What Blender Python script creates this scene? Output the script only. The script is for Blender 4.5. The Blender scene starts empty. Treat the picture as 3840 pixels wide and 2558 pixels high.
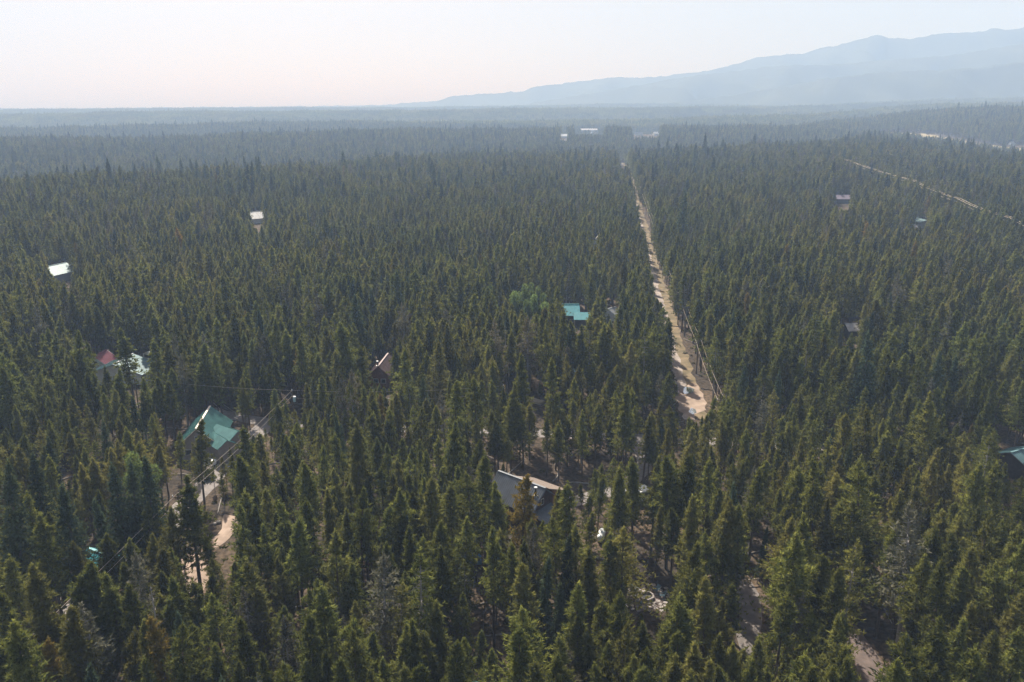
import bpy, math, random
import numpy as np
from mathutils import Vector, Matrix, Euler
R = math.radians
random.seed(7); rng = np.random.default_rng(7)
S = bpy.context.scene
COL = S.collection
# ------------------------------------------------------------------ camera, sky, sun, exposure
CAM_H = 70.0; PITCH = R(16.47); FPX = 2956.0
cam = bpy.data.cameras.new('camera'); cam.sensor_width = 36; cam.lens = 36 * FPX / 3840
cam.clip_start = 1; cam.clip_end = 60000
co = bpy.data.objects.new('camera', cam); COL.objects.link(co)
co.location = (0, 0, CAM_H); co.rotation_euler = (R(90) - PITCH, 0, 0); S.camera = co
SUN_AZ, SUN_EL = R(-20), R(45)      # azimuth from +Y, negative = towards -X
w = bpy.data.worlds.new('World'); S.world = w; w.use_nodes = True
nt = w.node_tree; bg = nt.nodes['Background']
sk = nt.nodes.new('ShaderNodeTexSky'); sk.sky_type = 'NISHITA'; sk.sun_disc = False
sk.sun_elevation = SUN_EL; sk.sun_rotation = SUN_AZ
sk.altitude = 1500; sk.air_density = 1.0; sk.dust_density = 6.0; sk.ozone_density = 1.0
tn = nt.nodes.new('ShaderNodeVectorMath'); tn.operation = 'MULTIPLY'; tn.inputs[1].default_value = (1.38, 1.0, .66)
nt.links.new(sk.outputs[0], tn.inputs[0]); nt.links.new(tn.outputs[0], bg.inputs[0]); bg.inputs[1].default_value = 0.060
sl = bpy.data.lights.new('sun', 'SUN'); sl.energy = 5.0; sl.angle = R(0.6); sl.color = (1.0, 0.95, 0.88)
so = bpy.data.objects.new('sun', sl); COL.objects.link(so)
sd = Vector((math.sin(SUN_AZ) * math.cos(SUN_EL), math.cos(SUN_AZ) * math.cos(SUN_EL), math.sin(SUN_EL)))
so.rotation_euler = sd.to_track_quat('Z', 'Y').to_euler(); so.location = (0, 0, 200)
S.view_settings.view_transform = 'Standard'; S.view_settings.look = 'None'
S.view_settings.exposure = 1.12; S.view_settings.gamma = 1.0; S.view_settings.use_curve_mapping = False
S.render.engine = 'CYCLES'
cy = S.cycles
cy.max_bounces = 6; cy.diffuse_bounces = 1; cy.glossy_bounces = 2; cy.transmission_bounces = 3
cy.volume_bounces = 2; cy.transparent_max_bounces = 4; cy.use_denoising = True; cy.denoising_prefilter = 'NONE'; cy.denoising_input_passes = 'RGB_ALBEDO_NORMAL'
cy.sample_clamp_indirect = 4.0
HAZE = 0.00031

# ------------------------------------------------------------------ helpers
CP, SP = math.cos(PITCH), math.sin(PITCH)
def ray(px, py):
    a = (px - 1920) / FPX; b = (1279 - py) / FPX
    return np.array([a, b * SP + CP, b * CP - SP])
def P(px, py, z=0.0):
    d = ray(px, py); t = (z - CAM_H) / d[2]
    return np.array([d[0] * t, d[1] * t, z])
def PR(px, py, D):
    "point at horizontal distance D along the ray of a photo pixel"
    d = ray(px, py); t = D / math.hypot(d[0], d[1])
    return np.array([d[0] * t, d[1] * t, CAM_H + d[2] * t])
def proj(x, y, z):
    "photo pixel of world points (arrays) and depth"
    z = z - CAM_H
    dep = y * CP - z * SP
    up = y * SP + z * CP
    return 1920 + FPX * x / dep, 1279 - FPX * up / dep, dep

def tag(o, label=None, cat=None, group=None, kind=None):
    if label: o['label'] = label
    if cat: o['category'] = cat
    if group: o['group'] = group
    if kind: o['kind'] = kind
    return o
def obj(name, me, mat=None, parent=None, loc=(0, 0, 0), rz=0):
    o = bpy.data.objects.new(name, me); COL.objects.link(o)
    if mat is not None:
        me.materials.clear()
        for m in (mat if isinstance(mat, (list, tuple)) else [mat]): me.materials.append(m)
    o.location = loc; o.rotation_euler = (0, 0, rz); o.parent = parent
    return o
def empty(name, loc, rz=0):
    o = bpy.data.objects.new(name, None); COL.objects.link(o)
    o.location = loc; o.rotation_euler = (0, 0, rz); o.empty_display_size = .5
    return o
def mesh(name, V, F, mi=None):
    me = bpy.data.meshes.new(name)
    me.from_pydata([tuple(map(float, v)) for v in V], [], F)
    if mi is not None: me.polygons.foreach_set('material_index', mi)
    me.update(); return me
def tri_mesh(name, V, tint=None, mi=None, extra=None):
    "V: (n,3,3) loose triangles, fast path; extra=(verts, faces) appended"
    n = len(V); co_ = V.reshape(-1, 3).astype(np.float32)
    loops = np.arange(n * 3, dtype=np.int32); starts = np.arange(0, n * 3, 3, dtype=np.int32)
    me = bpy.data.meshes.new(name)
    me.vertices.add(len(co_)); me.vertices.foreach_set('co', co_.ravel())
    me.loops.add(n * 3); me.loops.foreach_set('vertex_index', loops)
    me.polygons.add(n); me.polygons.foreach_set('loop_start', starts)
    if mi is not None: me.polygons.foreach_set('material_index', mi.astype(np.int32))
    me.update(calc_edges=True)
    if tint is not None:
        at = me.attributes.new('tint', 'FLOAT', 'FACE'); at.data.foreach_set('value', tint.astype(np.float32))
    return me
class MB:
    "collects simple shapes into one mesh"
    def __init__(s): s.v = []; s.f = []; s.m = []
    def add(s, V, F, mi=0):
        b = len(s.v); s.v += [tuple(map(float, p)) for p in V]; s.f += [tuple(b + i for i in f) for f in F]; s.m += [mi] * len(F); return s
    def box(s, x0, x1, y0, y1, z0, z1, mi=0):
        V = [(x, y, z) for z in (z0, z1) for y in (y0, y1) for x in (x0, x1)]
        return s.add(V, [(0, 2, 3, 1), (4, 5, 7, 6), (0, 1, 5, 4), (2, 6, 7, 3), (0, 4, 6, 2), (1, 3, 7, 5)], mi)
    def beam(s, a, b, w, h=None, mi=0, up=(0, 0, 1)):
        h = h or w; a = Vector(a); b = Vector(b); d = (b - a).normalized(); u = Vector(up)
        if abs(d.dot(u)) > .98: u = Vector((1, 0, 0))
        r = d.cross(u).normalized() * w / 2; t = r.cross(d).normalized() * h / 2
        V = [p + i * r + j * t for p in (a, b) for j in (-1, 1) for i in (-1, 1)]
        return s.add(V, [(0, 2, 3, 1), (4, 5, 7, 6), (0, 1, 5, 4), (2, 6, 7, 3), (0, 4, 6, 2), (1, 3, 7, 5)], mi)
    def tube(s, pts, rad, n=6, mi=0, cap=True):
        pts = [Vector(p) for p in pts]; k = len(pts); rad = rad if hasattr(rad, '__len__') else [rad] * k
        b = len(s.v); V = []
        for i, p in enumerate(pts):
            d = (pts[min(i + 1, k - 1)] - pts[max(i - 1, 0)]).normalized()
            u = Vector((0, 0, 1)) if abs(d.z) < .9 else Vector((1, 0, 0))
            r = d.cross(u).normalized(); t = r.cross(d)
            V += [p + (r * math.cos(2 * math.pi * j / n) + t * math.sin(2 * math.pi * j / n)) * rad[i] for j in range(n)]
        F = [(i * n + j, i * n + (j + 1) % n, (i + 1) * n + (j + 1) % n, (i + 1) * n + j) for i in range(k - 1) for j in range(n)]
        if cap: F += [tuple(range(n))[::-1], tuple((k - 1) * n + j for j in range(n))]
        return s.add(V, F, mi)
    def quad(s, a, b, c, d, mi=0): return s.add([a, b, c, d], [(0, 1, 2, 3)], mi)
    def slab(s, q, t, mi=0):
        "a quad extruded downwards-normal by t"
        q = [Vector(p) for p in q]; n = (q[1] - q[0]).cross(q[2] - q[0]).normalized()
        if n.z < 0: q = q[::-1]; n = -n
        lo = [p - n * t for p in q]
        k = len(q)
        return s.add(q + lo, [tuple(range(k)), tuple(range(2 * k - 1, k - 1, -1))] + [(i, i + k, (i + 1) % k + k, (i + 1) % k) for i in range(k)], mi)
    def prism(s, poly, z0, z1, mi=0):
        k = len(poly); V = [(x, y, z0) for x, y in poly] + [(x, y, z1) for x, y in poly]
        return s.add(V, [tuple(range(k))[::-1], tuple(range(k, 2 * k))] + [(i, (i + 1) % k, (i + 1) % k + k, i + k) for i in range(k)], mi)
    def mesh(s, name):
        me = bpy.data.meshes.new(name); me.from_pydata(s.v, [], s.f)
        me.polygons.foreach_set('material_index', s.m); me.update(); return me
    def build(s, name, mat, parent=None, loc=(0, 0, 0), rz=0): return obj(name, s.mesh(name), mat, parent, loc, rz)

# ------------------------------------------------------------------ materials
def mat(name, col, rough=.9, var=.0, scale=1.0, metal=0.0, spec=.3, col2=None, coords='Object', bump=0, detail=6):
    m = bpy.data.materials.new(name); m.use_nodes = True; t = m.node_tree; b = t.nodes['Principled BSDF']
    b.inputs['Base Color'].default_value = (*col, 1); b.inputs['Roughness'].default_value = rough
    b.inputs['Metallic'].default_value = metal; b.inputs['Specular IOR Level'].default_value = spec
    if var or col2 or bump:
        tc = t.nodes.new('ShaderNodeTexCoord'); n = t.nodes.new('ShaderNodeTexNoise')
        n.inputs['Scale'].default_value = scale; n.inputs['Detail'].default_value = detail
        t.links.new(tc.outputs[coords], n.inputs['Vector'])
        r = t.nodes.new('ShaderNodeValToRGB'); r.color_ramp.elements[0].position = .32; r.color_ramp.elements[1].position = .68
        c2 = col2 or tuple(min(1, c * (1 + var)) for c in col); c1 = col if col2 else tuple(c * (1 - var) for c in col)
        r.color_ramp.elements[0].color = (*c1, 1); r.color_ramp.elements[1].color = (*c2, 1)
        t.links.new(n.outputs['Fac'], r.inputs[0]); t.links.new(r.outputs[0], b.inputs['Base Color'])
        if bump:
            bp = t.nodes.new('ShaderNodeBump'); bp.inputs['Strength'].default_value = bump; bp.inputs['Distance'].default_value = .1
            t.links.new(n.outputs['Fac'], bp.inputs['Height']); t.links.new(bp.outputs[0], b.inputs['Normal'])
    return m
def foliage(name, dark, light, warm, trans=.35, warm_amt=.5, hue=1.0):
    m = bpy.data.materials.new(name); m.use_nodes = True; t = m.node_tree; t.nodes.clear(); N = t.nodes.new; L = t.links.new
    out = N('ShaderNodeOutputMaterial'); mx = N('ShaderNodeMixShader'); df = N('ShaderNodeBsdfDiffuse'); tr = N('ShaderNodeBsdfTranslucent')
    at = N('ShaderNodeAttribute'); at.attribute_name = 'tint'; oi = N('ShaderNodeObjectInfo')
    r1 = N('ShaderNodeMix'); r1.data_type = 'RGBA'; r1.inputs[6].default_value = (*dark, 1); r1.inputs[7].default_value = (*light, 1)
    L(at.outputs['Fac'], r1.inputs[0])
    mr = N('ShaderNodeMapRange'); mr.inputs[1].default_value = .55; mr.inputs[2].default_value = 1.0; mr.inputs[3].default_value = 0; mr.inputs[4].default_value = warm_amt
    L(oi.outputs['Random'], mr.inputs[0])
    r2 = N('ShaderNodeMix'); r2.data_type = 'RGBA'; r2.inputs[7].default_value = (*warm, 1)
    L(mr.outputs[0], r2.inputs[0]); L(r1.outputs[2], r2.inputs[6])
    # brightness differs from tree to tree
    mu = N('ShaderNodeMath'); mu.operation = 'MULTIPLY'; mu.inputs[1].default_value = 7.13; L(oi.outputs['Random'], mu.inputs[0])
    fr = N('ShaderNodeMath'); fr.operation = 'FRACT'; L(mu.outputs[0], fr.inputs[0])
    m2 = N('ShaderNodeMapRange'); m2.inputs[3].default_value = .62; m2.inputs[4].default_value = 1.40; L(fr.outputs[0], m2.inputs[0])
    sc = N('ShaderNodeVectorMath'); sc.operation = 'SCALE'; L(r2.outputs[2], sc.inputs[0]); L(m2.outputs[0], sc.inputs['Scale'])
    # stands differ in tone across the country
    ns = N('ShaderNodeTexNoise'); ns.inputs['Scale'].default_value = .009; ns.inputs['Detail'].default_value = 3; L(oi.outputs['Location'], ns.inputs['Vector'])
    m3 = N('ShaderNodeMapRange'); m3.inputs[1].default_value = .35; m3.inputs[2].default_value = .65; m3.inputs[3].default_value = 0; m3.inputs[4].default_value = 1; L(ns.outputs['Fac'], m3.inputs[0])
    tc_ = N('ShaderNodeMix'); tc_.data_type = 'RGBA'; tc_.inputs[6].default_value = (.84, .90, .94, 1); tc_.inputs[7].default_value = (1.18, 1.10, .92, 1); L(m3.outputs[0], tc_.inputs[0])
    mm = N('ShaderNodeMix'); mm.data_type = 'RGBA'; mm.blend_type = 'MULTIPLY'; mm.inputs[0].default_value = 1; L(sc.outputs[0], mm.inputs[6]); L(tc_.outputs[2], mm.inputs[7])
    L(mm.outputs[2], df.inputs[0]); L(mm.outputs[2], tr.inputs[0])
    mx.inputs[0].default_value = trans; L(df.outputs[0], mx.inputs[1]); L(tr.outputs[0], mx.inputs[2]); L(mx.outputs[0], out.inputs[0])
    return m
M = {}
M['pine'] = foliage('pine_needles', (.046, .062, .018), (.235, .245, .062), (.26, .20, .08), .5, .30)
M['spruce'] = foliage('spruce_needles', (.030, .050, .028), (.11, .145, .085), (.10, .12, .06), .3, .3)
M['greyneedle'] = foliage('greying_needles', (.075, .078, .05), (.17, .165, .12), (.2, .17, .12), .3, .5)
M['yellow'] = foliage('golden_needles', (.10, .085, .02), (.25, .18, .045), (.26, .16, .05), .38, .5)
M['aspen'] = foliage('aspen_leaves', (.10, .15, .04), (.24, .31, .10), (.3, .36, .12), .5, .2)
M['bark'] = mat('pine_bark', (.10, .075, .058), .95, .35, 6)
M['deadwood'] = mat('bleached_deadwood', (.27, .25, .23), .9, .3, 8)
M['bushleaf'] = foliage('bush_leaves', (.05, .055, .02), (.13, .12, .045), (.2, .14, .06), .3, .5)
def roof_mat(name, col, rough=.38, metal=.25):
    return mat(name, col, rough, .16, .7, metal, .5)
M['greymetal'] = roof_mat('grey_metal_roof', (.125, .140, .160), .45, .2)
M['tanshingle'] = mat('brown_shingles', (.20, .16, .135), .9, .2, 3)
M['greenmetal'] = roof_mat('green_metal_roof', (.12, .27, .26), .38, .3)
M['tealmetal'] = roof_mat('teal_metal_roof', (.03, .24, .28), .5, .1)
M['paleteal'] = roof_mat('pale_teal_metal_roof', (.12, .22, .24), .45, .1)
M['maroonmetal'] = roof_mat('maroon_metal_roof', (.25, .075, .10), .5, .1)
M['brownroof'] = roof_mat('brown_metal_roof', (.20, .14, .135), .55, .1)
M['whiteglintroof'] = roof_mat('white_glint_metal_roof', (.40, .42, .44), .35, .1)  # white roofs; the white also paints in sun glint on bare metal
M['palegrey'] = roof_mat('pale_grey_roof', (.62, .58, .56), .5, .1)
M['purple'] = roof_mat('dull_purple_roof', (.17, .14, .19), .6, .1)
M['bluegrey'] = roof_mat('blue_grey_roof', (.10, .22, .30), .5, .1)
M['log'] = mat('rust_brown_logs', (.17, .065, .035), .8, .3, 2)
M['darklog'] = mat('dark_brown_logs', (.07, .032, .022), .8, .3, 2)
M['beige'] = mat('grey_beige_siding', (.30, .26, .23), .85, .08, 2)
M['whitewall'] = mat('white_siding', (.75, .77, .78), .7, .06, 2)
M['greywall'] = mat('grey_siding', (.32, .33, .36), .8, .1, 2)
M['darkwall'] = mat('dark_stained_boards', (.05, .042, .038), .8, .2, 2)
M['trim'] = mat('pale_trim', (.62, .60, .56), .6)
M['cream'] = mat('cream_ridge_cap', (.78, .70, .58), .5)
M['glass'] = mat('window_glass', (.03, .035, .04), .1, spec=.6)
M['steel'] = mat('galvanised_steel', (.55, .58, .60), .35, metal=.6)
M['blacksteel'] = mat('blackened_steel', (.03, .03, .03), .5, metal=.5)
M['white'] = mat('white_paint', (.80, .81, .82), .35, .05, 2)
M['blue'] = mat('blue_plastic', (.10, .26, .48), .5)
M['chairblue'] = mat('blue_grey_chair', (.10, .17, .21), .6)
M['wire'] = mat('aluminium_wire', (.62, .52, .42), .4, metal=.5)
M['pole'] = mat('weathered_pole', (.13, .10, .08), .9, .3, 4)
M['wood'] = mat('pale_sawn_wood', (.52, .42, .30), .8, .2, 4)
M['stone'] = mat('flat_stone', (.30, .27, .25), .85, .25, 3)
M['tank'] = mat('white_tank_paint', (.75, .80, .80), .35)
M['transf'] = mat('transformer_blue_grey', (.35, .48, .52), .4)
M['gravel'] = mat('grey_gravel', (.19, .17, .165), .95, .0, 1.2, col2=(.27, .245, .23), bump=.5)
M['greydirt'] = mat('grey_packed_dirt', (.13, .115, .105), .95, .0, .8, col2=(.21, .185, .17), bump=.5)
M['shadedirt'] = mat('shade_toned_dirt', (.10, .080, .072), .95, .0, .8, col2=(.17, .13, .115), bump=.5)  # dirt with tree shade put into its darker, purplish colour
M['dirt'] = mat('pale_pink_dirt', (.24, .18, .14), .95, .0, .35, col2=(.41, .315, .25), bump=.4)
M['track'] = mat('pale_grey_pink_track', (.24, .205, .18), .95, .0, .4, col2=(.40, .34, .30), bump=.4)
M['drygrass'] = mat('dry_verge_grass', (.10, .085, .045), .95, .0, .3, col2=(.25, .185, .11), bump=.4)
M['meadow'] = mat('dry_meadow', (.26, .22, .12), .95, .0, .01, col2=(.40, .34, .22))
M['rubber'] = mat('tyre_rubber', (.02, .02, .02), .8)
M['hill'] = mat('hillside_forest', (.030, .042, .026), 1.0, .0, .004, col2=(.065, .075, .045), coords='Object', detail=8)
def ground_mat():
    m = bpy.data.materials.new('forest_floor'); m.use_nodes = True; t = m.node_tree; b = t.nodes['Principled BSDF']; N = t.nodes.new; L = t.links.new
    b.inputs['Roughness'].default_value = .97; b.inputs['Specular IOR Level'].default_value = .1
    g = N('ShaderNodeNewGeometry')
    n1 = N('ShaderNodeTexNoise'); n1.inputs['Scale'].default_value = .07; n1.inputs['Detail'].default_value = 5; L(g.outputs['Position'], n1.inputs['Vector'])
    n2 = N('ShaderNodeTexNoise'); n2.inputs['Scale'].default_value = 1.3; n2.inputs['Detail'].default_value = 8; L(g.outputs['Position'], n2.inputs['Vector'])
    r1 = N('ShaderNodeValToRGB'); r1.color_ramp.elements[0].position = .35; r1.color_ramp.elements[1].position = .65
    r1.color_ramp.elements[0].color = (.050, .042, .036, 1); r1.color_ramp.elements[1].color = (.120, .090, .066, 1); L(n1.outputs['Fac'], r1.inputs[0])
    r2 = N('ShaderNodeValToRGB'); r2.color_ramp.elements[0].position = .38; r2.color_ramp.elements[1].position = .62
    r2.color_ramp.elements[0].color = (.55, .55, .5, 1); r2.color_ramp.elements[1].color = (1.35, 1.3, 1.2, 1); L(n2.outputs['Fac'], r2.inputs[0])
    mx = N('ShaderNodeMix'); mx.data_type = 'RGBA'; mx.blend_type = 'MULTIPLY'; mx.inputs[0].default_value = 1
    L(r1.outputs[0], mx.inputs[6]); L(r2.outputs[0], mx.inputs[7]); L(mx.outputs[2], b.inputs['Base Color'])
    bp = N('ShaderNodeBump'); bp.inputs['Strength'].default_value = .5; bp.inputs['Distance'].default_value = .3; L(n2.outputs['Fac'], bp.inputs['Height']); L(bp.outputs[0], b.inputs['Normal'])
    return m
M['floor'] = ground_mat()

# ------------------------------------------------------------------ terrain: heights read off the photo's ridge lines
def smooth_noise(x, y, sc, seed):
    a = seed * 12.9898
    x = np.asarray(x, float) / sc; y = np.asarray(y, float) / sc
    return (np.sin(x * 1.3 + a) * np.cos(y * 1.1 - a * .7) + .6 * np.sin(x * 2.7 - y * 1.9 + a * 2.1) + .4 * np.cos(x * 4.3 + y * 3.7 + a * .3)) / 2.0
TH_PX = [-2500, 0, 640, 1280, 1900, 2350, 2950, 3270, 3485, 3840, 6000]
def row(v): return [v[0]] + list(v) + [v[-1]]
RIDGE_Y = [row([672, 652, 620, 575, 568, 545, 520, 548, 588]),       # first crest (tree tops)
           row([518, 510, 486, 482, 478, 470, 436, 413, 398]),
           row([478, 468, 456, 452, 444, 430, 400, 388, 384]),
           row([427, 417, 414, 408, 402, 396, 385, 376, 366]),
           row([409, 407, 404, 398, 390, 382, 371, 362, 355])]
RIDGE_R = [row([585, 640, 740, 950, 960, 1000, 1150, 1050, 880]),
           row([1350, 1400, 1500, 1600, 1600, 1650, 2100, 2100, 2000]),
           row([2050, 2050, 2150, 2250, 2300, 2400, 2800, 2800, 2800]),
           row([3100, 3050, 3000, 3000, 3100, 3250, 3600, 3600, 3600]),
           row([4300, 4300, 4300, 4300, 4350, 4400, 4600, 4600, 4600])]
VALLEY = [row([-12, -12, -11, -9, -9, -8, 10, 9, -3]),
          row([-20, -20, -18, -20, -22, -10, 5, 20, 25]),
          row([-20, -15, -5, -10, -5, 0, 20, 40, 50]),
          row([10, 10, 15, 20, 30, 50, 80, 90, 90])]
def theta_of(px): return np.arctan2((np.asarray(px, float) - 1920) / FPX, 1.037)
TH = theta_of(TH_PX)
def crest_z(py, Rr):
    b = (1279 - np.asarray(py, float)) / FPX
    return CAM_H + Rr * (b * CP - SP) / (b * SP + CP)
# nodes along each direction
NODES_R, NODES_Z = [], []
Z0 = np.zeros(len(TH))
NODES_R.append(Z0 * 0 + 0); NODES_Z.append(Z0)
NODES_R.append(Z0 + 300); NODES_Z.append(Z0)
for i in range(5):
    Rr = np.array(RIDGE_R[i], float)
    # perspective: table gives true horizontal distance of the crest
    zc = crest_z(RIDGE_Y[i], Rr * np.cos(TH)) - 16
    NODES_R.append(Rr); NODES_Z.append(zc)
    if i < 4:
        nx = np.array(RIDGE_R[i + 1], float)
        f = .3 if i == 0 else .42
        NODES_R.append(Rr + (nx - Rr) * f); NODES_Z.append(np.array(VALLEY[i], float))
NODES_R.append(Z0 + 5400); NODES_Z.append(np.array(NODES_Z[-1]) * .6)
NODES_R.append(Z0 + 6900); NODES_Z.append(np.array(NODES_Z[-2]) * .9)
NODES_R = np.array(NODES_R); NODES_Z = np.array(NODES_Z)
def height(x, y):
    x = np.asarray(x, float); y = np.asarray(y, float); sh = x.shape; x = x.ravel(); y = y.ravel()
    r = np.hypot(x, y); th0 = np.arctan2(x, y); th = np.clip(th0, TH[0], TH[-1])
    th = th + .03 * smooth_noise(r, r, 500, 3)
    nr = np.array([np.interp(th, TH, row_) for row_ in NODES_R]); nz = np.array([np.interp(th, TH, row_) for row_ in NODES_Z])
    out = np.zeros_like(r)
    for k in range(len(nr) - 1):
        m_ = (r >= nr[k]) & (r < nr[k + 1])
        t = (r[m_] - nr[k][m_]) / (nr[k + 1][m_] - nr[k][m_]); t = t * t * (3 - 2 * t)
        out[m_] = nz[k][m_] * (1 - t) + nz[k + 1][m_] * t
    far = r >= nr[-1]; out[far] = nz[-1][far]
    amp = np.clip((r - 320) / 900, 0, 1)
    out += amp * (1.6 * smooth_noise(x, y, 90, 1) + 3.0 * smooth_noise(x, y, 260, 2)) + np.clip((r - 2500) / 3000, 0, 1) * 5 * smooth_noise(x, y, 420, 5)
    out *= np.clip((math.pi - np.abs(th0)) / 1.2, 0, 1)
    return out.reshape(sh)

def HIT(px, py, above=0.0, d0=300, d1=6500):
    D = np.arange(d0, d1, 4.); d = ray(px, py); t = D / math.hypot(d[0], d[1]); x, y, z = d[0] * t, d[1] * t, CAM_H + d[2] * t
    h = height(x, y) + above; k = np.argmax(z < h) if (z < h).any() else len(D) - 1
    return np.array([x[k], y[k], z[k]])
rs = np.concatenate([[0, 20], np.geomspace(40, 6900, 330)])
ths = np.concatenate([np.linspace(R(-180), R(-48), 40)[:-1], np.linspace(R(-48), R(48), 380), np.linspace(R(48), R(180), 40)[1:]])
RR, TT = np.meshgrid(rs, ths, indexing='ij')
GX = RR * np.sin(TT); GY = RR * np.cos(TT); GZ = height(GX, GY)
nr_, ntt = RR.shape
V = np.stack([GX, GY, GZ], -1).reshape(-1, 3)
I, J = np.meshgrid(np.arange(nr_ - 1), np.arange(ntt - 1), indexing='ij'); A_ = (I * ntt + J).ravel()
F = np.stack([A_, A_ + ntt, A_ + ntt + 1, A_ + 1], -1)
gm = bpy.data.meshes.new('ground'); gm.from_pydata(V.tolist(), [], F.tolist()); gm.polygons.foreach_set('use_smooth', [True] * len(F)); gm.update()
g = obj('ground', gm, M['floor']); tag(g, 'brown forest floor of dry needles and soil under the trees', kind='structure')

# mountains: silhouettes read off the photo, built as ridged solids at their distance
def mountain(name, pts, D, label, depth=1500, seed=1, foot=-30):
    px = np.array([p[0] for p in pts], float); py = np.array([p[1] for p in pts], float)
    xs = np.linspace(px[0], px[-1], 420); ys = np.interp(xs, px, py)
    th = theta_of(xs)
    # true y for each column: position on a circle of radius D
    X = D * np.sin(th); Y = D * np.cos(th); zc = crest_z(ys, Y)
    n = 60; VV = []
    for k in range(n):
        u = k / (n - 1)                     # 0 foot (near) .. .6 crest .. 1 back foot
        rr = D - depth * .65 + depth * u
        if u < .65: s_ = u / .65; prof = s_ ** 1.25
        else: s_ = (1 - u) / .35; prof = s_ ** .9
        xx = rr * np.sin(th); yy = rr * np.cos(th)
        z = foot + (zc - foot) * prof
        gul = smooth_noise(xx, yy * .35, 260, seed) + .5 * smooth_noise(xx, yy * .5, 110, seed + 3)
        z = z + (zc - foot) * .28 * gul * math.sin(min(1, prof * 1.0) * math.pi) + (0 if prof < .999 else 0)
        z += (5 * smooth_noise(xx, yy, 45, seed + 9) + 3.5 * smooth_noise(xx, yy, 17, seed + 4)) * prof
        VV.append(np.stack([xx, yy, z], -1))
    VV = np.array(VV); m_ = VV.shape[1]
    FF = [(i * m_ + j, i * m_ + j + 1, (i + 1) * m_ + j + 1, (i + 1) * m_ + j) for i in range(n - 1) for j in range(m_ - 1)]
    me = bpy.data.meshes.new(name); me.from_pydata(VV.reshape(-1, 3).tolist(), [], FF); me.polygons.foreach_set('use_smooth', [True] * len(FF)); me.update()
    o = obj(name, me, M['hill']); tag(o, label, kind='structure'); return o
mountain('mountains', [(1250, 408), (1500, 388), (1640, 378), (1700, 360), (1800, 352), (1960, 342), (1985, 328), (2030, 320), (2200, 300), (2300, 290), (2420, 289), (2560, 274), (2640, 262), (2760, 232), (2800, 216), (2900, 205), (2990, 198), (3050, 178), (3090, 172), (3140, 158), (3220, 135), (3262, 129), (3285, 138), (3370, 141), (3460, 123), (3520, 119), (3560, 121), (3640, 112), (3662, 102), (3735, 107), (3790, 96), (3840, 101), (4100, 80), (4600, 120), (5200, 180), (5900, 300)], 6000, 'long pale blue mountain range on the right horizon', seed=2)
mountain('mountains', [(1900, 402), (2200, 350), (2560, 287), (2700, 270), (2800, 256), (2950, 241), (3060, 239), (3150, 236), (3400, 214), (3600, 195), (3760, 165), (3840, 158), (4300, 140), (5000, 200), (5900, 330)], 5050, 'nearer hazy spur below the mountain range', seed=5)
mountain('mountains', [(2500, 392), (2800, 345), (3100, 292), (3250, 270), (3500, 262), (3700, 240), (3840, 222), (4300, 210), (5200, 300), (5900, 380)], 4300, 'lowest hazy foothill under the mountain range', depth=900, seed=8)
mountain('hill', [(-2500, 404), (0, 407), (500, 404), (1000, 399), (1300, 396), (1700, 390), (2100, 388), (2600, 386), (3400, 380), (5900, 380)], 6500, 'thin pale line of far plateau on the left horizon', depth=700, seed=11)

# ------------------------------------------------------------------ haze
hz = MB().box(-7200, 7200, -7200, 7200, -90, 860)
hm = bpy.data.materials.new('haze'); hm.use_nodes = True; t = hm.node_tree; t.nodes.clear()
out = t.nodes.new('ShaderNodeOutputMaterial'); vol = t.nodes.new('ShaderNodeVolumePrincipled')
vol.inputs['Density'].default_value = HAZE; vol.inputs['Color'].default_value = (.48, .66, .97, 1); vol.inputs['Absorption Color'].default_value = (.34, .36, .40, 1); vol.inputs['Anisotropy'].default_value = 0.0
t.links.new(vol.outputs[0], out.inputs['Volume'])
ho = hz.build('haze', hm); tag(ho, 'thin bluish smoke haze over the forest', kind='stuff')

# ------------------------------------------------------------------ tree prototypes
def unit(v): return v / np.maximum(np.linalg.norm(v, axis=-1, keepdims=True), 1e-9)
def blades(base, dirs, length, width, r):
    "one thin needle-clump triangle per row"
    n = len(base); side = unit(np.cross(dirs, r.normal(size=(n, 3))))
    L_ = (length * r.uniform(.7, 1.3, n))[:, None]; W_ = (width * r.uniform(.7, 1.3, n))[:, None]
    return np.stack([base - side * W_ / 2 - dirs * L_ * .15, base + side * W_ / 2 - dirs * L_ * .15, base + dirs * L_], 1)
def stick_tris(a, b, wd):
    "two crossed slim triangles from a to b"
    d = unit(b - a); s1 = unit(np.cross(d, np.array([0, 0, 1.]) + 1e-3)); s2 = np.cross(d, s1); o_ = []
    for s_ in (s1, s2): o_.append(np.stack([a - s_ * wd, a + s_ * wd, b], 1))
    return np.concatenate(o_)
def trunk_tris(H, r0, lean, n=6, seg=4):
    tr = []; P0 = None
    for i in range(seg + 1):
        t = i / seg; c = np.array([lean[0] * t * t, lean[1] * t * t, H * t]); rr = r0 * (1 - t) ** .8 + .02
        ring = [c + rr * np.array([math.cos(2 * math.pi * k / n), math.sin(2 * math.pi * k / n), 0]) for k in range(n)]
        if P0 is not None:
            for k in range(n):
                a, b, c2, d = P0[k], P0[(k + 1) % n], ring[(k + 1) % n], ring[k]
                tr += [[a, b, c2], [a, c2, d]]
        P0 = ring
    return np.array(tr)
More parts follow.
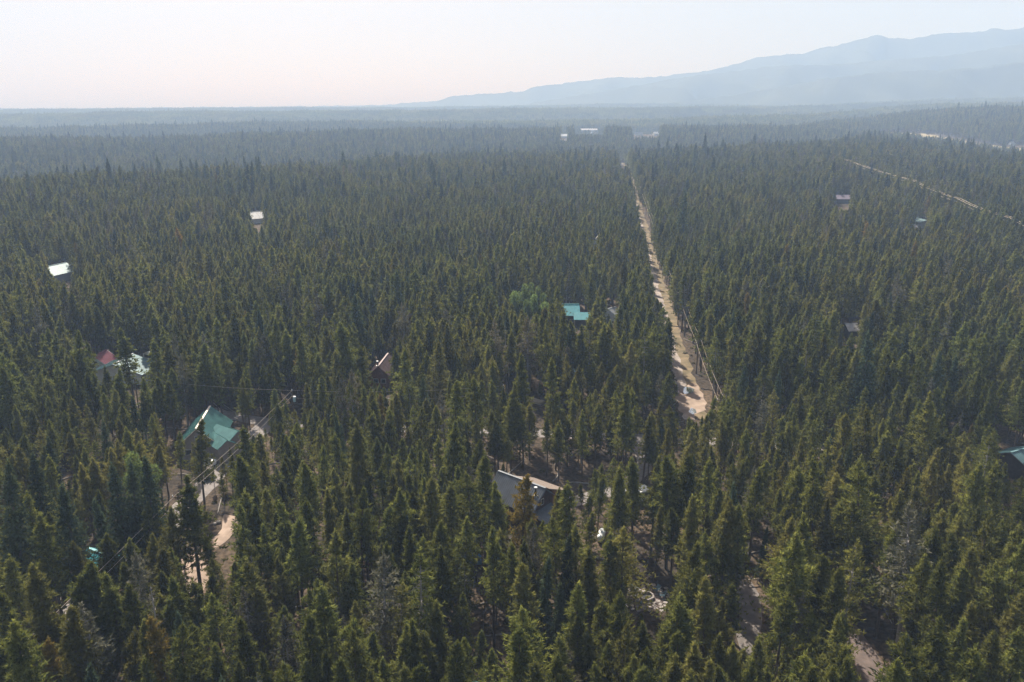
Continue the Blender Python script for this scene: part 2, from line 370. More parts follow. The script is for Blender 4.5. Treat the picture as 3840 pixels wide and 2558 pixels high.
def conifer(seed, H=15., R0=1.7, base=.42, nb=150, tuft=7, nblade=4, bl=.42, bw=.17, droop=.18, power=.8, ragged=.3, kind='pine', dead=0.0, clumps=0):
    "returns crown tris, tint, trunk tris (bark + bare limbs)"
    r = np.random.default_rng(seed)
    lean = r.normal(size=2) * .42
    t = r.uniform(0, 1, nb) ** (.9 if kind == 'pine' else 1.0); nwh = 19 if kind == 'pine' else 26
    tq = np.round(t * nwh) / nwh + r.normal(size=nb) * .007; t = np.sort(np.clip(np.where(r.uniform(size=nb) < .8, tq, t), 0, 1)); az = np.arange(nb) * 2.39996 + r.normal(size=nb) * .45
    prof = (1 - t) ** power * np.clip(t / .14 + .45, 0, 1)
    if kind == 'pine':
        # lumpy outline: bulges and bites at random heights and sides
        for _ in range(10):
            tc, ac, am = r.uniform(0, 1), r.uniform(0, 6.28), r.uniform(-.6, .5)
            prof = prof * (1 + am * np.exp(-((t - tc) / .10) ** 2) * (.5 + .5 * np.cos(az - ac)))
    sway = r.normal(size=2) * .35
    ln = R0 * prof * r.uniform(1 - ragged, 1 + ragged * .6, nb) + .10
    z = H * (base + (1 - base) * t * .985)
    tt = z / H; ax = np.stack([lean[0] * tt ** 2, lean[1] * tt ** 2, z], -1)
    up = np.where(t > .75, .55, .12) - (droop if kind == 'spruce' else droop * (1 - t)) + r.normal(size=nb) * .09
    d = unit(np.stack([np.cos(az), np.sin(az), up], -1)); tip = ax + d * ln[:, None]
    alive = r.uniform(size=nb) > dead * (.3 + .9 * (t if dead > 0 else 0))
    k = tuft; u = np.tile(np.linspace(.28 if kind == 'pine' else .12, 1.02, k), (nb, 1)) + r.normal(size=(nb, k)) * .05
    ctr = ax[:, None, :] + d[:, None, :] * (ln[:, None] * u)[..., None]
    side = unit(np.cross(d, [0, 0, 1.]))
    spread = (ln[:, None] * .30 * (1 - .55 * u)) * r.normal(size=(nb, k)) * .9
    ctr = ctr + side[:, None, :] * spread[..., None] + r.normal(size=(nb, k, 3)) * .07
    if kind == 'spruce': ctr[..., 2] -= .10 * (u ** 2) * ln[:, None] * .6
    ctr = ctr[alive]; dd = np.repeat(d[alive][:, None, :], k, 1)
    ntu = ctr.shape[0] * k; ctr = ctr.reshape(-1, 3); dd = dd.reshape(-1, 3)
    base_t = np.repeat(r.uniform(0, 1, alive.sum()), k) * .55 + r.uniform(0, .45, ntu)
    bb = np.repeat(ctr, nblade, 0) + r.normal(size=(ntu * nblade, 3)) * .05
    nd = unit(np.repeat(dd, nblade, 0) * .7 + r.normal(size=(ntu * nblade, 3)) * .75 + np.array([0, 0, .45 if kind == 'pine' else .1]))
    tb_ = np.repeat(np.repeat(t[alive], k), nblade); sh_ = .5 + .5 * np.clip((1 - tb_) / .16, 0, 1)
    C = blades(bb, nd, bl * sh_, bw * sh_, r); tint = np.clip(np.repeat(base_t, nblade) + r.normal(size=ntu * nblade) * .12, 0, 1)
    # leader shoot
    nl = 26; lz = H * r.uniform(.93, 1.02, nl); lb = np.stack([np.full(nl, lean[0]) + r.normal(size=nl) * .06, np.full(nl, lean[1]) + r.normal(size=nl) * .06, lz], -1)
    if dead < .5:
        C = np.concatenate([C, blades(lb, unit(r.normal(size=(nl, 3)) * .5 + [0, 0, .9]), bl * .8, bw, r)]); tint = np.concatenate([tint, r.uniform(.4, 1, nl)])
    T = trunk_tris(H * .99, .11 + H * .005, lean)
    sel = (r.uniform(size=nb) < .5) | ~alive
    st = stick_tris(ax[sel], tip[sel], .022 if dead == 0 else .038)
    T = np.concatenate([T, st])
    # dead lower limbs
    nlw = 16; zl = H * r.uniform(.08, max(.1, base), nlw); al = r.uniform(0, 6.28, nlw); a0 = np.stack([np.zeros(nlw), np.zeros(nlw), zl], -1)
    T = np.concatenate([T, stick_tris(a0, a0 + np.stack([np.cos(al), np.sin(al), r.uniform(-.3, .1, nlw)], -1) * r.uniform(.4, 1.2, nlw)[:, None], .018)])
    return C, tint, T
def snag(seed, H=15.):
    r = np.random.default_rng(seed); T = [trunk_tris(H, .17, r.normal(size=2) * .5, 7, 6)]
    nb = 46; t = r.uniform(.3, .99, nb); az = r.uniform(0, 6.28, nb); ln = (1.05 - t) ** .5 * r.uniform(.6, 2.0, nb)
    a = np.stack([np.zeros(nb), np.zeros(nb), t * H], -1)
    m1 = a + np.stack([np.cos(az), np.sin(az), r.uniform(-.2, .35, nb)], -1) * (ln * .6)[:, None]
    b = m1 + np.stack([np.cos(az + r.normal(size=nb) * .5), np.sin(az), r.uniform(-.1, .7, nb)], -1) * (ln * .5)[:, None]
    T += [stick_tris(a, m1 + (m1 - a) * .6, .04), stick_tris(m1, b, .024)]
    c = m1 + unit(r.normal(size=(nb, 3))) * (ln * .35)[:, None]; T.append(stick_tris(m1, c, .018))
    return np.concatenate(T)
def aspen(seed, H=12.):
    r = np.random.default_rng(seed); C = []; nl = 9
    ctrs = [np.array([r.normal() * .8, r.normal() * .8, H * r.uniform(.45, .85)]) for _ in range(nl)] + [np.array([0, 0, H * .88])]
    for c in ctrs:
        n = 260; q = unit(r.normal(size=(n, 3))) * r.uniform(.6, 1, n)[:, None] * np.array([.95, .95, 1.5]); C.append(blades(c + q, unit(r.normal(size=(n, 3)) + [0, 0, .5]), .30, .26, r))
    C = np.concatenate(C); return C, r.uniform(0, 1, len(C)), trunk_tris(H * .9, .1, r.normal(size=2) * .3)

PROTO = {}      # kind -> list of (crown_mesh, trunk_mesh, joined_mesh, height)
def _pad(): pass
def add_proto(kind, C, tint, T, fm, tm, H):
    cm = tri_mesh(kind + '_crown', C, tint); cm.materials.append(fm)
    tm_ = tri_mesh(kind + '_trunk', T); tm_.materials.append(tm)
    jm = tri_mesh(kind + '_whole', np.concatenate([C, T]), np.concatenate([tint, np.zeros(len(T))]), np.concatenate([np.zeros(len(C)), np.ones(len(T))]))
    jm.materials.append(fm); jm.materials.append(tm)
    PROTO.setdefault(kind, []).append((cm, tm_, jm, H))
for i in range(14):
    H_ = 15.0
    slim = i % 3
    C, ti, T = conifer(100 + i, H_, R0=[1.75, 2.2, 2.7][slim] * (1 + .05 * (i % 4)), base=[.38, .30, .24][slim] + .03 * (i % 4), nb=[105, 150, 125][(i * 3 + i // 3) % 3], ragged=[.60, .40, .52][(i * 2 + i // 4) % 3], power=[.72, .82, .98][(i * 5) % 3], tuft=8, nblade=4, bl=.42, bw=.155)
    add_proto('pine', C, ti, T, M['pine'], M['bark'], H_)
for i in range(3):
    C, ti, T = conifer(160 + i, 15., R0=1.6, base=.35, nb=110, ragged=.45, power=.65); add_proto('golden', C, ti, T, M['yellow'], M['bark'], 15.)
for i in range(4):
    C, ti, T = conifer(200 + i, 16., R0=[1.9, 2.3, 1.7, 2.6][i], base=.10, nb=230, tuft=6, nblade=4, kind='spruce', droop=.22, power=.92, ragged=.22, bl=.38)
    add_proto('spruce', C, ti, T, M['spruce'], M['bark'], 16.)
for i in range(4):
    C, ti, T = conifer(240 + i, 16., R0=2.1, base=.35, nb=130, ragged=.5, power=.6, dead=.45, nblade=3); add_proto('grey', C, ti, T, M['greyneedle'] if i % 2 else M['pine'], M['deadwood'], 16.)
for i in range(3):
    T = snag(280 + i, 15.); me = tri_mesh('snag', T); me.materials.append(M['deadwood']); PROTO.setdefault('snag', []).append((None, me, me, 15.))
for i in range(2):
    C, ti, T = aspen(300 + i); add_proto('aspen', C, ti, T, M['aspen'], M['deadwood'], 12.)

# ------------------------------------------------------------------ roads, tracks, clearings (world positions found once from the photo)
ROADS = []      # (points, half width) in plan, for keeping trees off
def strip(name, pts, width, m, label, z=.02, wav=.25, seed=0, step=3., keep=None):
    pts = np.array(pts, float)[:, :2]; seg = np.hypot(*np.diff(pts, axis=0).T); s_ = np.concatenate([[0], np.cumsum(seg)])
    n = max(2, int(s_[-1] / step)); u = np.linspace(0, s_[-1], n); x = np.interp(u, s_, pts[:, 0]); y = np.interp(u, s_, pts[:, 1])
    k = 5
    if n > 12:
        ker = np.ones(k) / k; xp = np.pad(x, k // 2, mode='edge'); yp = np.pad(y, k // 2, mode='edge'); x = np.convolve(xp, ker, 'valid'); y = np.convolve(yp, ker, 'valid')
    tx = np.gradient(x); ty = np.gradient(y); l = np.hypot(tx, ty); nx, ny = -ty / l, tx / l
    rg = np.random.default_rng(seed); w1 = width / 2 * (1 + wav * rg.uniform(-1, 1, n)); w2 = width / 2 * (1 + wav * rg.uniform(-1, 1, n))
    cols = []
    for q in np.linspace(-1, 1, 5):
        ww = np.where(q < 0, w1, w2) * q; X = x + nx * ww; Y = y + ny * ww; rr = np.hypot(X, Y)
        cols.append(np.stack([X, Y, height(X, Y) + z + np.clip((rr - 350) / 3000, 0, 1) * 1.5], -1))
    VV = np.stack(cols, 1).reshape(-1, 3); FF = [(i * 5 + j, i * 5 + j + 1, (i + 1) * 5 + j + 1, (i + 1) * 5 + j) for i in range(n - 1) for j in range(4)]
    me = mesh(name, VV, FF); o = obj(name, me, m); tag(o, label, kind='structure')
    ROADS.append((np.stack([x, y], -1), (keep if keep is not None else width / 2 + .6)))
    return o
def patch(name, poly, m, label, z=.016, jit=.8, seed=0, keep=None):
    "irregular patch from plan polygon"
    poly = np.array(poly, float)[:, :2]; rg = np.random.default_rng(seed); out = []
    for i in range(len(poly)):
        a, b = poly[i], poly[(i + 1) % len(poly)]; k = max(2, int(np.hypot(*(b - a)) / 1.5))
        for j in range(k): out.append(a + (b - a) * j / k + rg.normal(size=2) * jit)
    out = np.array(out)
    for _ in range(1): out = (np.roll(out, 1, 0) + 2 * out + np.roll(out, -1, 0)) / 4
    c = out.mean(0); VV = [[*c, 0]] + [[*p, 0] for p in out]; VV = np.array(VV); VV[:, 2] = height(VV[:, 0], VV[:, 1]) + z
    n = len(out); me = mesh(name, VV, [(0, i + 1, (i + 1) % n + 1) for i in range(n)]); o = obj(name, me, m); tag(o, label, kind='structure')
    ROADS.append((np.concatenate([c + (out - c) * k for k in (.25, .5, .75, .95)]), keep if keep else 1.1)); return o
GR = lambda *a: [P(*q, 0) for q in a]
lane = [np.array([43.5, 174.]) + np.array([.1185, 1.]) * k for k in np.linspace(-4, 1010, 90)]
strip('dry_verge', lane, 5.4, M['drygrass'], 'straight strip of dry grass under the power line', .012, .3, 1, 4, keep=2.4)
strip('dirt_road', [p_ + np.array([-1.6, 0]) for p_ in lane], 2.8, M['track'], 'long straight pale dirt track cut through the forest', .022, .35, 2, 3, keep=2.1)
strip('gravel_road', [(-75, 178), (-57, 170), (-40, 168), (-14, 166), (10, 163.5), (25, 161.5), (45, 159), (70, 155.8), (103, 150), (140, 143)], 4.6, M['gravel'], 'grey gravel road crossing the forest behind the cabin', .030, .2, 3, keep=2.2)
strip('gravel_road', [(-80, 60), (-70, 80), (-64, 92), (-61.5, 110), (-60, 125), (-59.5, 138), (-57.5, 152), (-57, 171)], 4.4, M['gravel'], 'grey gravel road under the power line in the lower left', .034, .2, 4, keep=2.2)
strip('driveway', [(27, 162), (28.2, 150), (25.5, 141), (16, 133.5), (9, 131)], 3.6, M['gravel'], 'grey drive leading to the grey metal roofed cabin', .038, .2, 5, keep=1.8)
strip('driveway', [(35.8, 106), (34.6, 99), (32.6, 92), (31.5, 84), (33, 70)], 3.0, M['greydirt'], 'narrow grey drive behind the log rail', .026, .25, 6, keep=1.6)
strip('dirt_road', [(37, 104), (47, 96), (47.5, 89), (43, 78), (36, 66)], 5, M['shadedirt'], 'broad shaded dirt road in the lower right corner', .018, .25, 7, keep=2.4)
patch('dirt_clearing', GR((830, 1925), (880, 1935), (900, 1965), (880, 2010), (850, 2035), (800, 2065), (785, 2045), (815, 1985)), M['dirt'], 'bright pinkish bare dirt clearing below the green roofed house', .05, seed=1)
patch('dirt_clearing', GR((670, 2080), (760, 2060), (790, 2150), (730, 2260), (650, 2230), (655, 2150)), M['dirt'], 'bare dirt between trunks below the larger dirt clearing', .044, seed=2)
patch('dirt_clearing', GR((2545, 1450), (2620, 1440), (2650, 1540), (2590, 1580), (2540, 1540)), M['dirt'], 'muddy bare turning spot at the near end of the dirt track', .048, seed=3)
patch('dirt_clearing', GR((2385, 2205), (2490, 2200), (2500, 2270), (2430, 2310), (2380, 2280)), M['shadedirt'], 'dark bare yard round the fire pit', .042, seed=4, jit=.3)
patch('dirt_clearing', GR((40, 1330), (110, 1325), (190, 1400), (120, 1420), (40, 1400)), M['dirt'], 'pale dirt yard among trees on the left edge', .046, seed=5)
patch('dirt_clearing', GR((250, 1290), (330, 1270), (345, 1310), (280, 1340)), M['dirt'], 'pale dirt yard behind the maroon roofed cottage', .046, seed=6)
patch('meadow', [HIT(*q) for q in ((3150, 496), (3330, 500), (3500, 512), (3640, 540), (3760, 556), (3840, 566), (3930, 580), (3930, 600), (3840, 592), (3700, 574), (3560, 552), (3440, 532), (3300, 512))], M['meadow'], 'pale dry meadow in the valley at far right', 1.2, 8, 7, keep=14)

# ------------------------------------------------------------------ where trees must not stand or hide what the photo shows
OPEN = []       # (pixel polygon, farthest depth): auto-placed trees nearer than this may not cover it
def keep_clear(poly, depth, grow=0):
    poly = np.array(poly, float)
    if depth < 1000: q = P(*poly.mean(0), 3.0); depth = max(depth, np.hypot(q[0], q[1]) + 2)
    OPEN.append((poly, depth, grow))
FOOT = []       # building footprints: circles
keep_clear([(1866, 1762), (1915, 1778), (2020, 1788), (2150, 1835), (2110, 1870), (2040, 1938), (1996, 1936), (1900, 1890), (1848, 1800)], 128)
keep_clear([(785, 1518), (880, 1580), (895, 1620), (872, 1660), (800, 1752), (772, 1750), (775, 1700), (798, 1650), (735, 1620), (712, 1600)], 165)
keep_clear([(1402, 1378), (1450, 1334), (1462, 1370), (1455, 1412), (1450, 1440), (1405, 1425)], 196)
keep_clear([(2120, 1140), (2172, 1140), (2176, 1172), (2200, 1172), (2196, 1205), (2170, 1208), (2120, 1175)], 262)
keep_clear([(2278, 1150), (2312, 1148), (2305, 1185), (2288, 1190)], 262)
keep_clear([(345, 1345), (385, 1320), (410, 1335), (380, 1360), (350, 1358)], 200)
keep_clear([(425, 1370), (485, 1332), (560, 1315), (580, 1350), (560, 1400), (515, 1430), (490, 1420)], 196)
keep_clear([(195, 1018), (248, 998), (268, 1025), (258, 1045), (225, 1040)], 320)
keep_clear([(940, 800), (965, 795), (985, 815), (985, 852), (955, 850)], 470)
keep_clear([(2226, 925), (2230, 880), (2242, 905)], 400)
keep_clear([(3158, 1210), (3222, 1210), (3218, 1240), (3165, 1240)], 237)
keep_clear([(3128, 755), (3185, 757), (3184, 782), (3140, 775)], 560)
keep_clear([(3430, 826), (3474, 840), (3468, 852), (3432, 846)], 450)
keep_clear([(3765, 1712), (3842, 1680), (3842, 1725), (3770, 1738)], 142)
keep_clear([(2235, 1985), (2275, 1985), (2275, 2022), (2235, 2022)], 112)
keep_clear([(2380, 2200), (2500, 2195), (2500, 2290), (2390, 2290)], 103)
keep_clear([(1760, 2080), (1800, 2080), (1800, 2118), (1760, 2118)], 108)
keep_clear([(2785, 2160), (2845, 2160), (2850, 2250), (2845, 2390), (2800, 2390), (2795, 2250)], 110)
keep_clear([(818, 1930), (868, 1935), (862, 2005), (810, 2025)], 130)
keep_clear([(950, 1575), (1000, 1560), (1000, 1600), (955, 1620)], 175)
keep_clear([(700, 2095), (742, 2090), (742, 2160), (705, 2165)], 118)
keep_clear([(90, 2400), (230, 2330), (260, 2400), (200, 2558), (60, 2558)], 95)
keep_clear([(3200, 2300), (3290, 2320), (3350, 2420), (3340, 2540), (3250, 2540), (3210, 2400)], 100)
keep_clear([(655, 1840), (680, 1840), (675, 1950), (660, 1950)], 125)
keep_clear([(1085, 1455), (1120, 1460), (1110, 1545), (1095, 1545)], 168)
keep_clear([(1900, 1735), (2170, 1765), (2190, 1800), (2110, 1825), (1950, 1775)], 138)
keep_clear([(1900, 1480), (2020, 1478), (2020, 1515), (1920, 1512)], 190)
keep_clear([(2540, 1440), (2625, 1435), (2650, 1500), (2560, 1550)], 186)
keep_clear([(2520, 1200), (2545, 1180), (2600, 1330), (2640, 1460), (2590, 1440), (2560, 1340)], 240)
keep_clear([(2450, 1010), (2480, 1020), (2505, 1140), (2455, 1110)], 350)
keep_clear([(2385, 740), (2402, 740), (2440, 860), (2410, 860)], 580)
keep_clear([(2322, 590), (2342, 590), (2345, 625), (2330, 625)], 1150)
keep_clear([(2105, 505), (2126, 505), (2126, 522), (2103, 522)], 1700)
keep_clear([(2155, 482), (2262, 482), (2262, 500), (2155, 500)], 1850)
keep_clear([(2370, 492), (2475, 490), (2470, 508), (2375, 508)], 1750)
OPEN.append((np.array([(1925, 1062), (2050, 1062), (2050, 1150), (1925, 1150)], float), 272, 0))
def inside(px, py, poly):
    x0, y0 = poly[:, 0], poly[:, 1]; x1, y1 = np.roll(x0, -1), np.roll(y0, -1); r_ = np.zeros(px.shape, bool)
    for a, b, c, d in zip(x0, y0, x1, y1):
        if b == d: continue
        r_ ^= ((b > py) != (d > py)) & (px < (c - a) * (py - b) / (d - b) + a)
    return r_
def allowed(x, y, h, rad, strict=True):
    z = height(x, y); ok = np.ones(len(x), bool); dist = np.hypot(x, y)
    for pts, hw in ROADS:
        lo = pts.min(0) - hw - 2; hi = pts.max(0) + hw + 2; m_ = (x > lo[0]) & (x < hi[0]) & (y > lo[1]) & (y < hi[1]) & ok
        if not m_.any(): continue
        idx = np.where(m_)[0]; dmin = np.full(len(idx), 1e9)
        for p_ in pts: dmin = np.minimum(dmin, (x[idx] - p_[0]) ** 2 + (y[idx] - p_[1]) ** 2)
        ok[idx[dmin < hw * hw]] = False
    for cx, cy_, rr in FOOT: ok &= (x - cx) ** 2 + (y - cy_) ** 2 > rr * rr
    if strict:
        for poly, D, g_ in OPEN:
            near = ok & (dist < D)
            lo = poly.min(0) - 120; hi = poly.max(0) + 120
            px, py, dp = proj(x, y, z + h); near &= (px > lo[0]) & (px < hi[0]) & (dist > D * .3)
            idx = np.where(near)[0]
            if not len(idx): continue
            bad = np.zeros(len(idx), bool)
            for f, wf in [(f_, 0 if f_ > .97 else (min(1, (1 - f_) * 3 + .15) if f_ > .4 else .25)) for f_ in np.linspace(1, .1, 20)]:
                px, py, dp = proj(x[idx], y[idx], z[idx] + h[idx] * f)
                for sgn in ((-1, 0, 1) if wf else (0,)): bad |= inside(px + sgn * wf * rad[idx] * FPX / dp, py, poly)
            ok[idx[bad]] = False
    return ok

# ------------------------------------------------------------------ buildings
def frame(A, B):
    A = np.array(A[:2], float); B = np.array(B[:2], float); c = (A + B) / 2; d = B - A; return c, math.atan2(d[1], d[0]), np.hypot(*d)
def cabin(name, A, B, zr, run, ze, wall, roof, label, cat='cabin', back=None, zb=None, cap=None, chimney=None, windows=(), rib=.45, over=.45, door=None, foot=True):
    """gabled house; ridge from A to B (plan), right side of A->B has slope 'run' to eave height ze, the other side 'back','zb'.
    local x runs along the ridge, local y to its left"""
    c, yaw, L = frame(A, B); back = back or run; zb = zb if zb is not None else ze
    gz = float(height(np.array([c[0]]), np.array([c[1]]))[0])
    root = empty(name, (c[0], c[1], gz), yaw); tag(root, label, cat)
    h = L / 2; wx = h - over; wy1 = -(run - over); wy2 = back - over
    def zat(y): return zr + (ze - zr) * (-y / run) if y < 0 else zr + (zb - zr) * (y / back)
    z1, z2 = zat(wy1) - .12, zat(wy2) - .12
    prof = [(wy1, 0), (wy2, 0), (wy2, z2), (0, zr - .14), (wy1, z1)]
    V_ = [(-wx, y, z) for y, z in prof] + [(wx, y, z) for y, z in prof]; k = 5
    MB().add(V_, [tuple(range(k))[::-1], tuple(range(k, 2 * k))] + [(i, (i + 1) % k, (i + 1) % k + k, i + k) for i in range(k)]).build('wall', wall, root)
    rm = MB()
    for y, z in ((-run, ze), (back, zb)):
        rm.slab([(-h, 0, zr), (h, 0, zr), (h, y, z), (-h, y, z)], .11)
        if rib:
            for q in np.arange(-h + .02, h, rib): rm.beam((q, 0, zr + .025), (q, y, z + .025), .08, .10)
    rm.build('roof', roof, root)
    cm = MB(); cm.beam((-h - .02, 0, zr + .07), (h + .02, 0, zr + .07), .42, .07); cm.build('ridge_cap', cap or roof, root)
    for sx in (-h - .03, h + .03):
        for y, z in ((-run, ze), (back, zb)): MB().beam((sx, 0, zr - .09), (sx, y, z - .09), .05, .22, up=(1, 0, 0)).build('bargeboard', wall if cap is None else cap, root)
    if chimney:
        for cx, cyy, hh in chimney:
            z = zat(cyy); ch = MB().tube([(cx, cyy, z - .3), (cx, cyy, z + hh)], .17, 8).build('chimney', M['blacksteel'], root)
            MB().tube([(cx, cyy, z + hh), (cx, cyy, z + hh + .18)], .30, 8).build('chimney_cap', M['steel'], ch)
            MB().box(cx - .35, cx + .35, cyy - .35, cyy + .35, z - .32, z + .16).build('flashing', M['steel'], ch)
    for (end, y, z, ww, hh) in windows:       # on a gable end: end=+1/-1 ; or side 'r'/'l': y is x position
        if end in (1, -1):
            x = end * (wx + .03)
            f_ = MB().box(min(x, x + end * .05), max(x, x + end * .05), y - ww / 2, y + ww / 2, z - hh / 2, z + hh / 2).build('window', M['trim'], root)
            x2 = x + end * .055; MB().box(min(x2, x2 + end * .01), max(x2, x2 + end * .01), y - ww / 2 + .09, y + ww / 2 - .09, z - hh / 2 + .09, z + hh / 2 - .09).build('pane', M['glass'], f_)
        else:
            yy = (wy1 - .03) if end == 'r' else (wy2 + .03); sg = -1 if end == 'r' else 1
            f_ = MB().box(y - ww / 2, y + ww / 2, min(yy, yy + sg * .05), max(yy, yy + sg * .05), z - hh / 2, z + hh / 2).build('window', M['trim'], root)
            y2 = yy + sg * .055; MB().box(y - ww / 2 + .09, y + ww / 2 - .09, min(y2, y2 + sg * .01), max(y2, y2 + sg * .01), z - hh / 2 + .09, z + hh / 2 - .09).build('pane', M['glass'], f_)
    if foot:
        for q in np.linspace(-h, h, max(2, int(L / 3))):
            for yy in (-run * .5, back * .5):
                FOOT.append((c[0] + q * math.cos(yaw) - yy * math.sin(yaw), c[1] + q * math.sin(yaw) + yy * math.cos(yaw), max(run, back) * .5 + 1.6))
    return root, c, yaw, h
# grey metal roofed cabin in the middle
A1, B1 = P(1869, 1766, 7.5), P(2046, 1831, 7.5)
r1, c1, y1, h1 = cabin('cabin', A1, B1, 7.5, 3.75, 3.9, M['darklog'], M['greymetal'], 'log cabin with steep ribbed grey metal roof and black stovepipe near the centre', back=2.6, zb=5.3, rib=.42, over=.5,
      chimney=[(4.2, -1.35, 1.5)], windows=[(1, -.3, 4.9, .8, 1.15), (1, 1.2, 2.0, 1.0, 1.0)], cap=M['greymetal'])
# low pitched rear wing in brown shingles with a rust brown log wall, lean-to at the gable end
w1 = MB(); w1.slab([(-2.6, 1.0, 7.05), (5.4, 1.0, 7.05), (5.9, 6.6, 4.6), (-2.3, 6.6, 4.6)], .14); w1.build('wing_roof', M['tanshingle'], r1)
w2 = MB(); w2.add([(-2.2, 2.1, 0), (5.3, 2.1, 0), (5.3, 6.1, 0), (-2.2, 6.1, 0), (-2.2, 2.1, 6.35), (5.3, 2.1, 6.35), (5.3, 6.1, 4.6), (-2.2, 6.1, 4.6)], [(0, 1, 5, 4), (1, 2, 6, 5), (2, 3, 7, 6), (3, 0, 4, 7), (4, 5, 6, 7)]); w2.build('wing_wall', M['log'], r1)
w3 = MB(); w3.slab([(h1 - .3, -3.4, 3.9), (h1 - .3, 2.0, 3.9), (h1 + 2.5, 2.0, 2.9), (h1 + 2.5, -3.4, 2.9)], .1)
for q in np.arange(-3.3, 2.0, .42): w3.beam((h1 - .3, q, 3.93), (h1 + 2.5, q, 2.93), .05, .05)
w3.build('porch_roof', M['greymetal'], r1)
for yq in (-3.2, -.7, 1.8): MB().beam((h1 + 2.3, yq, 0), (h1 + 2.3, yq, 2.85), .18).build('porch_post', M['darklog'], r1)
FOOT.append((*(c1 + np.array([2.2, 4.0])), 6.5)); FOOT.append((*P(2140, 1850, 1)[:2], 4)); FOOT.append((*(B1[:2] + np.array([1.5, -1.5])), 3.4))
# green roofed house
A2, B2 = P(788, 1523, 7), P(735, 1608, 7)
r2, c2, y2, h2 = cabin('house', A2, B2, 7.0, 4.5, 3.1, M['beige'], M['greenmetal'], 'grey beige house with green metal roof and pale ridge beside the left road', 'house', cap=M['cream'], rib=.40, windows=[(1, 0, 4.6, 1.2, 1.2), (1, -2.2, 1.7, 1.4, 1.2), ('l', 1, 1.6, 1.5, 1.1)])
def sub_gable(root, c, yaw, A, B, zr, run, ze, wall, roof, nm):
    "a cross wing as parts of an existing house; A,B in world plan"
    def loc(p): d = np.array(p[:2]) - c; return np.array([d[0] * math.cos(yaw) + d[1] * math.sin(yaw), -d[0] * math.sin(yaw) + d[1] * math.cos(yaw)])
    a, b = loc(A), loc(B); d = (b - a); L = np.hypot(*d); d /= L; n = np.array([-d[1], d[0]])
    def T(u, v, z): p = a + d * u + n * v; return (p[0], p[1], z)
    rf = MB()
    for s_ in (-1, 1):
        rf.slab([T(0, 0, zr), T(L, 0, zr), T(L, s_ * run, ze), T(0, s_ * run, ze)], .1)
        for q in np.arange(.05, L, .40): rf.beam(T(q, 0, zr + .02), T(q, s_ * run, ze + .02), .05, .05)
    rf.build(nm + '_roof', roof, root)
    wr = run - .35; zw = zr + (ze - zr) * wr / run - .1; o_ = L - .35
    pr = [(-wr, 0), (wr, 0), (wr, zw), (0, zr - .12), (-wr, zw)]; V_ = [T(.3, y, z) for y, z in pr] + [T(o_, y, z) for y, z in pr]
    MB().add(V_, [(4, 3, 2, 1, 0), (5, 6, 7, 8, 9)] + [(i, (i + 1) % 5, (i + 1) % 5 + 5, i + 5) for i in range(5)]).build(nm + '_wall', wall, root)
sub_gable(r2, c2, y2, P(812, 1590, 5.6), P(893, 1617, 5.6), 5.6, 2.4, 4.2, M['beige'], M['greenmetal'], 'wing')
sub_gable(r2, c2, y2, P(797, 1618, 4.9), P(851, 1652, 4.9), 4.9, 2.2, 3.5, M['beige'], M['greenmetal'], 'porch')
FOOT.append((*P(880, 1640, 3)[:2], 4.5)); FOOT.append((*P(800, 1690, 1)[:2], 5.5)); FOOT.append((*P(850, 1700, 1)[:2], 3.5))
# others, each from its visible ridge or roof corner
A, B = P(1455, 1325, 6.2), P(1418, 1373, 6.2)
cabin('cabin', A, B, 6.2, 3.6, 3.0, M['log'], M['brownroof'], 'small red brown cabin with steep brown roof and white vent pipe', chimney=[(4.2, -.5, 1.2)], windows=[(1, -.9, 2.0, 1.4, 1.2), (1, 1.1, 2.0, 1.3, 1.2)])
A, B = P(2095, 1141, 6.0), P(2172, 1141, 6.0)
r4, c4, y4, h4 = cabin('house', A + [-2.5, 0, 0], B, 6.0, 5.0, 3.2, M['darkwall'], M['tealmetal'], 'teal metal roofed house left of the long dirt track', 'house', windows=[('r', 2, 1.4, 1.4, 1.2)])
sub_gable(r4, c4, y4, P(2150, 1172, 4.6) + [0, .3, 0], P(2215, 1172, 4.6) + [0, .3, 0], 4.6, 3.4, 2.9, M['darkwall'], M['tealmetal'], 'wing')
A, B = P(2035, 1142, 5), P(2065, 1142, 5)
cabin('shed', A, B, 5, 3, 3, M['darkwall'], M['tealmetal'], 'small teal roofed shed left of the teal roofed house', 'shed')
A, B = P(2280, 1158, 4.2), P(2309, 1150, 4.2)
cabin('shed', A, B, 4.2, 3.0, 2.6, M['whitewall'], M['whiteglintroof'], 'shed with glint-whitened roof between teal roofed house and dirt track', 'shed')
A, B = P(352, 1338, 5.5), P(384, 1320, 5.5)
cabin('cottage', A, B + (B - A) * .5, 5.5, 3.2, 3.0, M['whitewall'], M['maroonmetal'], 'white cottage with maroon metal roof at far left', 'cottage', windows=[(-1, 0, 3.6, .9, .9)])
A, B = P(268, 1358, 3.2), P(282, 1352, 3.2)
cabin('shed', A, B, 3.2, 1.6, 2.4, M['darkwall'], M['maroonmetal'], 'tiny maroon roofed shed left of the maroon roofed cottage', 'shed')
A, B = P(424, 1368, 5.6), P(484, 1334, 5.6)
cabin('house', A, B + (B - A) * .25, 5.6, 7.5, 2.9, M['whitewall'], M['paleteal'], 'large house with pale teal roof right of the maroon roofed cottage', 'house', cap=M['whiteglintroof'], chimney=[(1.5, .6, 1.2)], rib=.6)
A, B = P(150, 1020, 6.2), P(250, 998, 6.2)
cabin('house', A, B, 6.2, 6.0, 3.2, M['greywall'], M['paleteal'], 'long house with pale teal roof in the woods on the far left', 'house', rib=.6)
A, B = P(940, 808, 6), P(972, 798, 6)
q_ = P(962, 815, 6.5)
